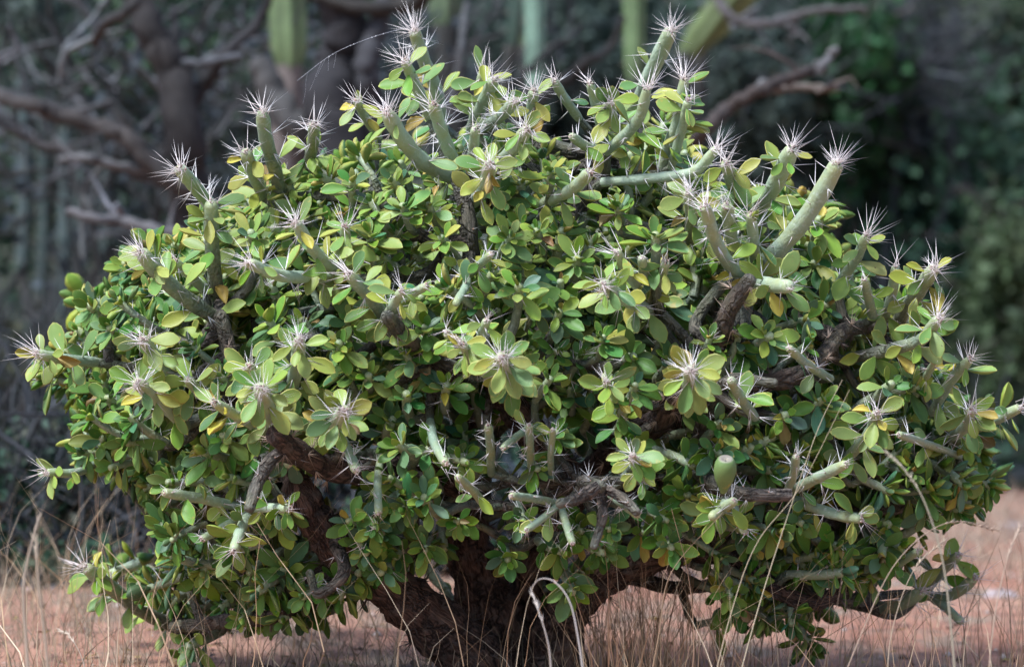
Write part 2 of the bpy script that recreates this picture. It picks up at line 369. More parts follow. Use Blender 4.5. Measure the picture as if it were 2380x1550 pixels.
# columnar cacti
def column(px, y0py, y1py, wpx, y, label, lean=0, col=(.13, .19, .07), stump=None, px2=None, name='column_cactus'):
    """fluted stem from y0py (bottom) to y1py (top)"""
    y = y * 1.2 + 2; col = tuple(np.asarray(col) * (.72, .86, .98))
    a = P(px, y0py, y); b = P(px2 if px2 is not None else px + lean, y1py, y)
    root = empty(name, (a[0], y, 0), label, 'cactus', 'tall column cacti behind the bush')
    n = 14; r = wpx * U(y) / 2; k = 24
    c = spline([a, a + (b - a) * .5 + rng.normal(size=3) * .01, b], n)
    t, u, w = frames(c); th = np.arange(k) / k * 2 * math.pi
    prof = 1 + .16 * np.cos(th * 6); rr = r * np.where(np.arange(n) == 0, .55, np.where(np.arange(n) == 1, .9, 1)) * (1 + .05 * np.sin(np.arange(n) * 1.9))
    v = c[:, None] + rr[:, None, None] * prof[None, :, None] * (np.cos(th)[None, :, None] * u[:, None] + np.sin(th)[None, :, None] * w[:, None])
    i = np.arange(n - 1)[:, None] * k; j = np.arange(k)[None]; j2 = (j + 1) % k
    q = np.stack([i + j, i + j2, i + k + j2, i + k + j], -1).reshape(-1, 4)
    cc = np.asarray(col)[None, None] * (0.8 + .5 * (np.cos(th * 6)[None, :, None] + 1) / 2) * np.ones((n, k, 1))
    m = MB(); m.add(v.reshape(-1, 3), q=q, c=cc.reshape(-1, 3)); m.add(v[0], t=[[0, x + 1, x] for x in range(1, k - 1)], c=col); m.add(v[-1], t=[[0, x, x + 1] for x in range(1, k - 1)], c=col)
    m.obj('stem', M_COLUMN, root)
    s = MB()
    sidx = [(i_, j_) for i_ in range(n) for j_ in range(0, k, 4)]
    bb = np.array([v[i_, j_] for i_, j_ in sidx]); nn = nrm(bb - np.array([c[i_] for i_, _ in sidx]))
    cones(s, np.repeat(bb, 3, 0), np.repeat(bb, 3, 0) + nrm(np.repeat(nn, 3, 0) + rng.normal(size=(len(bb) * 3, 3)) * .5) * .02, .0012, (.25, .22, .18))
    s.obj('spines', M_SPINE, root, 'stuff')
    if stump is not None:
        e = MB(); g = P(stump[0], stump[1], y); g[2] = max(g[2], 0)
        tube(e, wander((g[0], y, g[2]), a + (0, 0, .02), 12, .03), np.linspace(r * 1.1, r * .75, 12), 12, ((.15, .13, .115, 0) if wpx > 80 else (.04, .042, .038, 0)), .05)
        e.obj('trunk', M_BARK, root)
    return root
column(672, 165, -500, 84, 3.6, 'broad green column cactus on a tan woody stem, top left', col=(.17, .21, .08), stump=(700, 1300), px2=655)
column(1035, 70, -600, 74, 4.6, 'pale olive cactus column ending high above the left spiny tips', col=(.14, .17, .08), stump=(1060, 1200), px2=1050)
column(1245, 215, -500, 44, 4.2, 'pale grey green cactus column in the middle of the top edge', col=(.22, .30, .19), stump=(1250, 1200), px2=1232)
column(1190, 115, -400, 40, 4.4, 'dark green leaning cactus column left of the pale one', col=(.05, .08, .05), stump=(1150, 1200), px2=1260)
column(1215, 120, -400, 44, 4.7, 'short olive cactus column tucked behind the pale one', col=(.17, .20, .09), stump=(1180, 1200), px2=1215)
column(1474, 200, -500, 46, 4.0, 'yellow green straight cactus column left of the right spiny tips', col=(.16, .21, .075), stump=(1480, 1200), px2=1476)
column(1590, 135, -500, 62, 4.8, 'olive leaning cactus arm nearest the right spiny tips', col=(.13, .15, .04), stump=(1560, 1200), px2=2050)
column(1630, 105, -500, 52, 5.0, 'yellowish leaning cactus arm crossing the top edge', col=(.20, .22, .06), stump=(1600, 1200), px2=2160)
for k, (px, b, t, w) in enumerate([(95, 700, 260, 26), (150, 760, 300, 30), (190, 690, 330, 26), (50, 640, 180, 30), (240, 650, 350, 22)]):
    column(px, b, t, w, 5.6, ['thin dark cactus column second from the left edge', 'thin dusty cactus column below the pale branch tip', 'thin dark cactus column left of the bush top', 'thin cactus column at the left edge',
           'thinnest cactus column of the group beside the bush'][k], col=(.05 + .02 * (k % 2), .07 + .02 * (k % 2), .055 + .02 * (k % 2)), stump=(px, 1100))

# dead trees and branches (photo pixels, width px, colour)
def branchset(name, label, cat, y, parts, group=None):
    y = y * 1.2 + 1.6
    base = P(*parts[0][1][-1], y); base[2] = 0
    root = empty(name, base, label, cat, group)
    for nm, pts, w0, w1, col in parts:
        col = np.asarray(col) * (.40, .45, .44)
        n = 6 * len(pts); dy = y + np.cumsum(rng.normal(size=len(pts)) * .05)
        p3 = np.array([P(a, b, d) for (a, b), d in zip(pts, dy)])
        p3[:, 2] = np.maximum(p3[:, 2], -.05)
        c = spline(p3, n) + rng.normal(size=(n, 3)) * min(w0, w1, 25) * U(y) * .10
        m = MB(); tube(m, c, np.linspace(w0, w1, n) / 2 * U(y) * (1 + (.10 if max(w0, w1) < 40 else .03) * np.sin(np.arange(n) * 1.3 + rng.random() * 6)), 10, tuple(col) + (0,), .08, cap0=True)
        # side twigs
        for _ in range(len(pts) // 3):
            i = rng.integers(1, n); d = nrm(rng.normal(size=3) * (1, .5, 1)); L = rng.uniform(.06, .22) * (1 if max(w0, w1) > 15 else .5)
            tube(m, wander(c[i], c[i] + d * L, 5, .12), np.linspace(.009, .002, 5), 4, tuple(np.asarray(col) * 1.2) + (0,))
        m.obj(nm, M_BARK, root)
    return root
BR, GY, DK = (.048, .038, .036), (.24, .22, .235), (.03, .026, .026)
branchset('dead_tree', 'gnarled leafless dark tree at the upper left with crossing limbs', 'tree', 2.6, [
    ('trunk', [(300, -60), (345, 60), (400, 160), (425, 300), (440, 460), (470, 700), (480, 1290)], 60, 120, BR),
    ('branch', [(640, -40), (600, 50), (520, 130), (470, 200), (430, 260)], 14, 44, (.06, .052, .055)),
    ('branch', [(-30, 215), (60, 240), (120, 262), (220, 290), (300, 320), (350, 380), (440, 440)], 30, 46, (.10, .078, .072)),
    ('branch', [(-30, 275), (80, 330), (160, 350), (260, 385), (400, 430)], 14, 26, (.09, .075, .075)),
    ('branch', [(260, 235), (180, 255), (100, 240), (10, 215), (-30, 180)], 12, 18, (.15, .135, .14)),
    ('branch', [(245, 0), (215, 45), (170, 90), (150, 120), (140, 190)], 12, 16, (.30, .29, .30)),
    ('branch', [(20, 60), (40, 110), (0, 135), (-30, 200)], 10, 16, (.22, .2, .22)),
    ('branch', [(560, 130), (480, 145), (400, 140), (360, 120)], 18, 20, (.13, .125, .14)),
    ('branch', [(620, 10), (560, 95), (500, 150), (420, 250)], 10, 26, DK),
    ('branch', [(400, 20), (410, 100), (395, 180), (400, 260)], 14, 22, (.14, .13, .14)),
    ('branch', [(220, 100), (240, 60), (300, 20), (330, -30)], 22, 28, (.07, .06, .058)),
    ('branch', [(140, 370), (200, 366), (245, 378), (350, 400), (430, 410)], 16, 22, (.26, .235, .24)),
    ('branch', [(240, 385), (200, 430), (190, 520), (195, 600)], 9, 14, (.2, .19, .19)),
], 'dead trees behind the bush')
branchset('dead_tree', 'dark thick dead trunk behind the left of the spiny tips', 'tree', 3.2, [
    ('trunk', [(770, -80), (800, 60), (790, 150), (760, 240), (790, 420), (800, 1280)], 100, 130, (.045, .038, .042)),
    ('branch', [(900, -20), (870, 80), (850, 160), (870, 260), (860, 420)], 46, 70, (.10, .09, .10)),
    ('branch', [(700, -30), (830, 20), (960, 10), (1000, -40)], 30, 40, (.06, .048, .04)),
    ('branch', [(610, 150), (640, 230), (690, 300), (740, 380)], 60, 90, (.16, .14, .135)),
    ('branch', [(1085, 10), (1070, 120), (1060, 200), (1030, 320)], 16, 26, (.17, .16, .165)),
], 'dead trees behind the bush')
branchset('dead_tree', 'dark slanting leafless branch among the cactus columns at the top', 'tree', 3.6, [
    ('branch', [(1450, 40), (1420, 110), (1370, 140), (1320, 180), (1250, 240), (1180, 400), (1160, 1270)], 14, 34, (.035, .028, .025)),
    ('branch', [(1350, 60), (1320, 90), (1280, 110), (1200, 190)], 8, 14, (.05, .045, .045)),
], 'dead trees behind the bush')
branchset('dead_tree', 'broken reddish grey dead branch rising behind the right spiny tips', 'tree', 2.4, [
    ('branch', [(1915, 160), (1870, 168), (1810, 190), (1760, 215), (1700, 245), (1650, 290), (1600, 340), (1520, 460), (1500, 1285)], 22, 40, (.10, .07, .062)),
    ('branch', [(1945, 205), (1900, 205), (1850, 203), (1790, 208)], 16, 20, (.27, .20, .17)),
    ('branch', [(1940, 118), (1925, 140), (1900, 168)], 20, 18, (.27, .235, .235)),
    ('branch', [(1775, 190), (1760, 205)], 14, 16, (.3, .27, .27)),
], 'dead trees behind the bush')
branchset('dead_tree', 'pale blurred dead branch near the top right behind everything', 'tree', 4.2, [
    ('branch', [(2010, 20), (1900, 25), (1830, 42), (1780, 55), (1700, 40), (1640, -60), (1600, -200)], 14, 26, (.24, .20, .20)),
    ('branch', [(1760, 20), (1730, 40), (1700, 65)], 12, 18, (.26, .25, .28)),
    ('branch', [(1880, 95), (1850, 70), (1810, 50)], 8, 14, (.2, .18, .18)),
], 'dead trees behind the bush')
branchset('dead_branch', 'pale bare branch lying across the gap left of the bush', 'branch', 1.9, [
    ('branch', [(160, 492), (220, 508), (280, 512), (350, 530), (430, 548), (560, 590), (700, 1300)], 20, 34, (.24, .205, .21)),
    ('branch', [(272, 478), (280, 495), (290, 515)], 14, 16, (.28, .26, .29)),
])
# pale stones far right
for px, py, y, s, lab in ((2352, 1215, 6.2, 34, 'pale stone on the bare soil beyond the right tip of the bush'), (2330, 1397, 2.4, 40, 'flat pale stone on the soil at the right edge')):
    c = P(px, py, y); c[2] = float(gz_all(np.array(c[0]), np.array(c[1])))
    n1, n2 = 9, 12; th = np.linspace(0, math.pi, n1)[:, None]; ph = np.arange(n2)[None] / n2 * 6.2832
    r = s * U(y) * (1 + .13 * rng.normal(size=(n1, n2))); r[0] = r[0].mean(); r[-1] = r[-1].mean()
    v = np.stack([r * np.sin(th) * np.cos(ph), r * .8 * np.sin(th) * np.sin(ph), r * .5 * np.cos(th) + 0 * ph], -1).reshape(-1, 3) + c
    i = np.arange(n1 - 1)[:, None] * n2; j = np.arange(n2)[None]; j2 = (j + 1) % n2
    m = MB(); m.add(v, q=np.stack([i + j, i + n2 + j, i + n2 + j2, i + j2], -1).reshape(-1, 4), c=(.33, .28, .27, 0)); tag(m.obj('stone', M_STONE, origin=c), lab, 'stone', 'pale stones on the soil')

# ================================================================ the big leafy cactus bush
BUSH = empty('cactus_bush', (0, 0, 0), 'huge round leafy cactus bush with thick green leaves and white spine tufts', 'cactus')
OUT = np.array([(60,850),(150,720),(210,640),(300,570),(400,520),(470,440),(560,380),(680,345),(800,310),(900,285),(1000,300),(1100,275),(1250,275),(1400,330),(1480,300),(1560,240),(1595,230),(1610,300),(1620,400),(1700,390),(1800,410),(1940,440),(2020,560),(2060,680),(2170,700),(2200,850),(2260,930),(2350,980),(2360,1080),(2290,1190),(2200,1200),(2150,1330),(2000,1380),(1900,1450),(1870,1500),(1730,1470),(1700,1350),(1600,1270),(1450,1300),(1350,1380),(1280,1340),(1200,1280),(1040,1300),(930,1320),(830,1330),(810,1430),(600,1470),(420,1450),(250,1400),(190,1340),(385,1290),(335,1180),(140,1105),(150,990),(80,880)], float)
OUT[OUT[:, 1] > 1380, 1] -= 22; OUT[:, 0] = 1200 + (OUT[:, 0] - 1200) * .975; OUT[(OUT[:, 1] < 620) & (OUT[:, 0] > 350), 1] += 38
OUT = np.array([p for a, b in zip(OUT, np.roll(OUT, -1, 0)) for p in (a, (a + b) / 2 + rng.normal(size=2) * 12)]); OUT += (CM := (np.array([1200, 880]) - OUT)) * (rng.random((len(OUT), 1)) ** 2 * .085)
def inside(px, py):
    x, y = OUT[:, 0], OUT[:, 1]; x2, y2 = np.roll(x, -1), np.roll(y, -1)
    c = ((y > py) != (y2 > py)) & (px < (x2 - x) * (py - y) / (y2 - y + 1e-12) + x)
    return c.sum() % 2 == 1
def shell(px, py):
    nx = (px - 1210) / 1200; ny = (py - 880) / (800 if py < 880 else 720)
    return -.46 * math.sqrt(max(0, 1 - nx * nx - ny * ny)) + .02

STEMG = np.array([.35, .46, .33, 0]); STEMY = np.array([.37, .41, .17, 0]); STEMD = np.array([.10, .20, .14, 0])
WOODG = np.array([.19, .165, .13, 1]); WOODB = np.array([.26, .15, .105, 1]); WOODD = np.array([.085, .062, .052, 1])
SPW = np.array([.86, .84, .82]); SPB = np.array([.50, .38, .28]); SPD = np.array([.10, .075, .06])

leaves = []        # base, dir, normal, length, width ratio, variant, colour, rim, edge amount
def leafcol(kind):
    j = rng.normal(size=3) * .012
    r = rng.random()
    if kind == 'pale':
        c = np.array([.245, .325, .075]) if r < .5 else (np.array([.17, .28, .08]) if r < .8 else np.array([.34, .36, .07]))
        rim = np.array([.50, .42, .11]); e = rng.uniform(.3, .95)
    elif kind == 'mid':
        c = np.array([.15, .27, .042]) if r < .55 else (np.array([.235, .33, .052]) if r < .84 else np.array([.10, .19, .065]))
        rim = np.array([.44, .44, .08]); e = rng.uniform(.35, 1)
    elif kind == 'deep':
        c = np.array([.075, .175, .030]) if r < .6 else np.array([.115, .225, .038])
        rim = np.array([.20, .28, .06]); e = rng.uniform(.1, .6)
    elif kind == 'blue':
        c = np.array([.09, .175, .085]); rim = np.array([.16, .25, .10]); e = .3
    elif kind == 'yellow':
        c = np.array([.47, .41, .07]) if r < .75 else np.array([.46, .34, .08]); rim = np.array([.44, .28, .10]); e = .6
    else:
        c = np.array([.32, .23, .10]); rim = np.array([.16, .08, .04]); e = .7
    c = c * (.95, .99, .98)
    return np.clip(c + j, .01, 1) * rng.uniform(.85, 1.15), rim, e
def add_leaf(base, d, n, L, kind='mid', wr=None):
    v = rng.integers(0, 8); wr = rng.uniform(.73, 1.04) if wr is None else wr
    if kind in ('yellow', 'brown'): v = 8 + rng.integers(0, 4)
    c, rim, e = leafcol(kind)
    if kind in ('yellow', 'brown'): L = L * .82
    leaves.append((base, nrm(d), nrm(n), L, wr, v, c, rim, e))
def kindat(px, py, hero=False):
    r = rng.random()
    if hero: k = 'pale' if r < (.78 if py < 1050 else .35) else 'mid'
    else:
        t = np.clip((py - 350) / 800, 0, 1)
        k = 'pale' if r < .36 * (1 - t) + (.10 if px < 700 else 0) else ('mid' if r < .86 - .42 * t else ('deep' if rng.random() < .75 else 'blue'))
    y = rng.random()
    lim = .075 if hero else (.016 if px < 1400 else .042)
    if y < lim: k = 'yellow'
    elif y < lim * 1.12: k = 'brown'
    return k

def stem_geo(pts, rad, wood0, wood1, hero=False, k=10, colA=None, rough=.0):
    """pts tip->base (n,3) metres"""
    L = np.linalg.norm(np.diff(pts, axis=0), axis=1).sum(); n = max(5, int(L / (rad * (.9 if hero else 1.6))) + 3)
    c = spline(pts, n); t = np.linspace(0, 1, n)
    w = wood0 + (wood1 - wood0) * t
    g = (STEMG if colA is None else colA)
    top = STEMY * .55 + g * .45
    f = np.exp(-t * L / (rad * 3.5))[:, None]
    col = top * f + g * (1 - f); wd = (WOODG * .5 + WOODB * .5) if rng.random() < .5 else WOODG
    col = col * (1 - w[:, None]) + wd * w[:, None]; col[:, 3] = np.clip(w, 0, 1)
    rr = rad * (1 + .045 * np.sin(t * L / rad * 1.3 + rng.random() * 6)) * np.interp(t, [0, .08, .8, 1], [.86, 1, 1, .9])
    m = MB(); tube(m, c, rr, k, col, rough, cap0=True)
    return m, c, rr, w

def spine_tuft(sp, p, axis, u, n=32, L=70, spread=1.35, col=SPW, r=.75):
    base = p + rng.normal(size=(n, 3)) * 5.5 * u
    axis = nrm(axis); a = nrm(np.cross(axis, [.2, .9, .4])); b = np.cross(axis, a)
    th = spread * rng.random(n) ** .5; ph = rng.random(n) * 6.2832
    d = np.cos(th)[:, None] * axis + np.sin(th)[:, None] * (np.cos(ph)[:, None] * a + np.sin(ph)[:, None] * b)
    ln = L * u * rng.uniform(.55, 1.15, (n, 1)) * np.where(th[:, None] < .9, 1, .85)
    c0 = col * rng.uniform(.75, 1.05, (n, 1)); cones(sp, base, base + d * ln, r * u * rng.uniform(.9, 1.5, n), c0 * np.array([.95, .85, .8]), c0)
def tip_cap(sp, p, axis, r, u):
    n = 26; q = p + nrm(rng.normal(size=(n, 3)) + np.asarray(axis) * 1.6) * r * rng.uniform(.45, .95, (n, 1))
    cc = np.array([(.52, .42, .36), (.40, .26, .21), (.62, .56, .5), (.10, .07, .06)])[rng.choice(4, n, p=[.4, .2, .3, .1])]
    knobs(sp, q, u * rng.uniform(1.4, 3.4, n), cc)

spines_all = MB(); stem_parts = []      # (score, MB, spineMB, name)
GA = 2.39996
def areoles(sp, c, rr, w, u, px, py, hero, spinL, bare, leafL, leafn, s0=0., space=24, nsp=(1, 4), kinds=None):
    t, uu, ww = frames(c); s = np.concatenate([[0], np.cumsum(np.linalg.norm(np.diff(c, axis=0), axis=1))]); L = s[-1]
    a = rng.random() * 6; x = s0 if s0 else 10 * u
    while x < L * .97:
        f = x / L; i = np.interp(x, s, np.arange(len(s))); i0 = min(int(i), len(s) - 2); g = i - i0
        p = c[i0] * (1 - g) + c[i0 + 1] * g; ax = -t[i0]; rad = rr[i0]
        rd = math.cos(a) * uu[i0] + math.sin(a) * ww[i0]; bp = p + rd * rad
        wood = w[i0]
        knobs(sp, bp[None] + rd * .2 * u, 2.6 * u * rng.uniform(.8, 1.3), np.array([.50, .42, .34]) if wood < .5 else np.array([.35, .2, .13]))
        if rng.random() < .5: knobs(sp, bp[None] + rd * 2.0 * u, 1.5 * u, (.05, .035, .03))
        k = rng.integers(*nsp)
        if k:
            d = nrm(rd * 1.0 + ax * rng.uniform(-.15, .7) + rng.normal(size=(k, 3)) * .33)
            base = np.repeat(bp[None], k, 0); ln = spinL * 1.3 * u * rng.uniform(.5, 1.1, (k, 1))
            cones(sp, base, base + d * ln, (1.15 if py < 900 else .9) * u, SPW * rng.uniform(.7, 1), SPW)
        if rng.random() < leafn * (0 if f < bare else 1) and wood < .7:
            el = rng.uniform(.9, 1.7); d = math.cos(el) * ax + math.sin(el) * rd + np.array([0, 0, -.25]) + rng.normal(size=3) * .16
            d = nrm(d); nn = ax - d * np.dot(ax, d) + rng.normal(size=3) * .25
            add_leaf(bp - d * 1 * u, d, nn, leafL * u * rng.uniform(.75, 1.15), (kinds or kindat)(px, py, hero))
        x += space * u * rng.uniform(.75, 1.3); a += GA

# hero stems traced from the photograph: points tip->base in photo pixels, radius px, tuft size, bare fraction, leaf probability, depth offset, dark
H = [
 ([(965,78),(985,140),(1012,205),(1030,300)],18,44,.55,.55,.10,0), ([(943,148),(965,195),(1000,275)],15,36,.25,.6,.05,0),
 ([(903,268),(935,322),(985,378),(1058,415)],22,46,.30,.35,-.02,0), ([(1008,248),(1030,315),(1065,402)],18,26,.35,.2,.03,0),
 ([(1105,302),(1100,345),(1092,400)],14,8,.5,.3,.02,0), ([(1222,305),(1185,355),(1128,405)],18,30,.3,.45,.0,0),
 ([(1147,188),(1122,240),(1095,300)],17,24,.2,.5,.06,0), ([(1122,172),(1112,230),(1098,290)],15,16,.3,.4,.12,0),
 ([(1195,238),(1162,272),(1108,306)],16,26,.4,.4,.03,1), ([(1290,192),(1312,228),(1345,275)],13,22,.5,.4,.05,0),
 ([(1373,198),(1385,245),(1398,300),(1410,352)],13,14,.6,.4,.0,1), ([(1556,78),(1532,130),(1504,190),(1480,250)],21,48,.5,.4,.06,0),
 ([(1503,212),(1487,272),(1452,315),(1408,352)],15,34,.35,.3,-.02,1), ([(1330,318),(1365,342),(1408,352)],13,4,.2,.5,.02,1),
 ([(1590,190),(1578,270),(1550,350),(1530,430)],15,34,.05,.95,.05,0), ([(1598,240),(1585,300),(1560,390)],13,20,.0,.95,.0,0),
 ([(1370,402),(1330,440),(1265,472)],17,20,.4,.4,-.04,0), ([(1138,385),(1128,430),(1100,470)],19,32,.1,.6,-.04,0),
 ([(610,266),(618,325),(638,390),(655,465)],19,42,.5,.3,.03,1), ([(730,290),(727,335),(715,385)],16,34,.45,.6,.05,1),
 ([(572,358),(590,405),(612,455)],18,16,.3,.6,.05,0), ([(420,396),(458,440),(495,485)],19,38,.7,.4,.0,0),
 ([(490,478),(492,560),(500,650),(512,735)],20,12,.0,.75,.03,1), ([(332,592),(375,642),(430,692),(505,742)],22,38,.1,.55,-.04,1),
 ([(690,522),(728,580),(778,628),(822,648)],17,34,.1,.6,-.03,0), ([(802,528),(803,570),(798,615)],14,18,.2,.5,.0,0),
 ([(583,614),(650,640),(720,645),(785,645)],17,32,.2,.4,-.06,0), ([(815,642),(858,690),(895,735),(925,765)],18,20,.1,.4,-.04,1),
 ([(932,680),(905,725),(885,760)],14,10,.2,.6,-.06,0), ([(990,665),(950,690),(905,735)],12,6,.1,.5,-.05,0),
 ([(335,792),(362,832),(395,880)],18,36,.05,.9,-.05,0), ([(92,824),(150,835),(225,842)],15,26,.1,.7,.0,0),
 ([(322,892),(370,930),(432,988)],20,38,.1,.5,-.07,0), ([(437,882),(470,922)],14,4,.1,.7,-.05,0),
 ([(607,905),(622,950),(642,1010)],23,40,.05,.7,-.10,0), ([(695,795),(690,850),(672,925)],19,32,.2,.65,-.05,0),
 ([(800,955),(778,985),(735,1005)],20,40,.1,.8,-.09,0), ([(502,938),(560,972),(625,1005)],15,12,.1,.6,-.07,0),
 ([(580,852),(602,900)],15,14,.1,.8,-.05,0), ([(408,610),(440,640),(480,680)],13,22,.3,.7,.06,0),
 ([(1166,832),(1182,862),(1200,885)],19,40,.1,.8,-.12,0), ([(1130,748),(1112,800),(1095,860)],13,8,.3,.5,-.08,0),
 ([(1040,775),(1078,808),(1120,850)],13,10,.2,.5,-.07,0), ([(1075,800),(1100,840),(1140,880)],13,20,.1,.5,-.1,0),
 ([(1606,862),(1602,890),(1585,940)],20,50,.05,.8,-.12,0), ([(1942,388),(1905,455),(1850,535),(1790,600),(1742,645)],24,52,.55,.35,-.06,0),
 ([(1838,352),(1802,428),(1758,492)],23,34,.3,.45,.0,0), ([(1640,484),(1662,556),(1695,615),(1732,650)],18,34,.45,.25,-.06,0),
 ([(1690,482),(1702,556),(1722,610)],18,12,.5,.3,-.02,0), ([(1745,502),(1752,560),(1755,610)],15,20,.3,.5,-.01,0),
 ([(1602,452),(1607,505),(1605,560)],17,34,.3,.7,-.01,1), ([(1688,382),(1703,430),(1720,475)],17,38,.2,.6,.02,1),
 ([(1662,350),(1615,398),(1540,412),(1400,424)],14,34,.6,.25,.04,0), ([(1832,666),(1790,662),(1742,650)],20,6,.1,.8,-.08,0),
 ([(2168,628),(2130,685),(2080,760)],20,40,.15,.6,-.02,1), ([(2082,625),(2072,690),(2055,740)],14,10,.4,.5,.02,0),
 ([(2178,745),(2140,790),(2070,812),(1990,830)],17,36,.1,.6,-.03,1), ([(2010,652),(2018,690),(2030,740)],13,6,.3,.4,-.01,1),
 ([(2012,552),(1988,605),(1945,665)],14,22,.1,.8,.0,1), ([(1405,662),(1450,695),(1520,725)],18,26,.1,.6,-.05,0),
 ([(1435,588),(1468,648),(1510,700)],14,12,.2,.4,-.02,0), ([(1492,602),(1500,650),(1515,700)],13,5,.2,.4,-.01,0),
 ([(1547,612),(1535,655),(1522,705)],13,10,.2,.4,.0,0), ([(2252,838),(2210,885),(2165,960)],14,18,.1,.8,.0,1),
 ([(2365,950),(2290,985),(2215,1015)],15,14,.1,.7,.0,1), ([(2258,955),(2245,990),(2205,1020)],15,26,.1,.7,.02,0),
 ([(2262,1345),(2225,1375),(2180,1388),(2140,1375)],15,7,.6,.1,.0,1), ([(2225,1292),(2190,1325),(2150,1372)],14,8,.3,.6,.0,0),
 ([(2232,1442),(2190,1405),(2150,1378)],12,4,.5,.1,.0,0), ([(2140,1375),(2080,1408),(2000,1405),(1905,1378)],18,18,.9,.0,.0,1),
 ([(2130,1282),(2070,1322),(2000,1372)],11,4,.1,.9,.0,0), ([(2036,962),(2020,1005),(1965,1070)],15,26,.1,.8,-.05,1),
 ([(1962,1080),(1900,1110),(1840,1140)],15,5,.4,.4,-.08,0), ([(1850,1062),(1845,1100),(1830,1140)],12,4,.4,.2,-.08,0),
 ([(1995,1205),(1930,1192),(1842,1160)],15,8,.3,.4,-.09,1), ([(205,1322),(265,1370),(330,1418),(405,1455)],20,22,.05,.7,-.02,1),
 ([(112,1098),(180,1097),(245,1062)],12,20,.1,.7,.0,1), ([(440,1600),(432,1510),(420,1460)],11,2,.1,.5,.0,1),
 ([(385,1145),(450,1155),(560,1178)],14,3,.2,.4,-.1,1), ([(672,1182),(630,1180),(585,1180)],13,8,.1,.8,-.1,0),
 ([(545,1275),(560,1230),(580,1185)],15,14,.1,.8,-.1,0), ([(472,1250),(520,1225),(580,1185)],12,4,.3,.6,-.1,1),
 ([(1705,1165),(1670,1185),(1655,1200)],14,2,.1,.6,-.12,0), ([(1655,1200),(1680,1180),(1697,1145)],14,0,.1,.6,-.12,0),
 ([(1730,1235),(1710,1190),(1697,1148)],12,3,.1,.6,-.12,0), ([(1470,1060),(1480,1085),(1500,1120)],12,26,.0,.9,-.12,0),
 ([(1410,888),(1420,910),(1440,950)],12,20,.0,.8,-.08,0), ([(1225,1230),(1260,1205),(1300,1170)],10,3,.3,.5,-.12,0),
 ([(1190,1152),(1240,1158),(1300,1170)],11,2,.9,.0,-.11,1), ([(1330,1260),(1315,1215),(1303,1172)],11,2,.6,.3,-.11,1),
 ([(1480,1195),(1440,1165),(1400,1132)],12,3,.9,.0,-.1,1), ([(1140,592),(1110,620),(1080,650)],11,4,.1,.4,-.05,1),
 ([(1060,705),(1085,650),(1045,600)],11,0,.1,.5,-.03,1), ([(1285,1000),(1280,1060),(1282,1110)],9,2,.8,.0,-.05,1),
 ([(1230,990),(1232,1040),(1235,1090)],11,4,.8,.0,-.05,1), ([(1170,1040),(1200,1015),(1235,990)],10,2,.6,.2,-.05,1),
 ([(1135,990),(1140,1040),(1142,1100)],12,4,1.,.0,-.03,1), ([(828,1092),(815,1060),(790,1010)],14,12,.8,.1,-.05,1),
 ([(1035,1075),(1010,1030),(1000,980)],13,8,.8,.1,-.04,1), ([(880,1190),(878,1120),(885,1060)],11,4,.6,.3,-.04,1),
 ([(1065,1110),(1100,1140),(1130,1180)],12,3,.3,.5,-.08,1), ([(830,238),(850,275),(880,320)],12,22,.05,.7,.06,0),
 ([(1240,215),(1235,260),(1225,310)],15,26,.1,.5,.12,0), ([(1420,240),(1425,280),(1430,330)],14,26,.2,.6,.10,0),
 ([(2170,845),(2150,880),(2120,930)],10,2,.2,.6,.0,1), ([(2090,1010),(2150,1030),(2230,1060)],11,2,.4,.5,.0,0),
 ([(1835,810),(1880,850),(1930,880)],12,4,.4,.4,-.06,1), ([(1700,885),(1725,930),(1755,970)],14,4,.3,.4,-.1,1),
]
nodes = []        # skeleton points for attaching branches: (x,y,z)
hero_ends = []
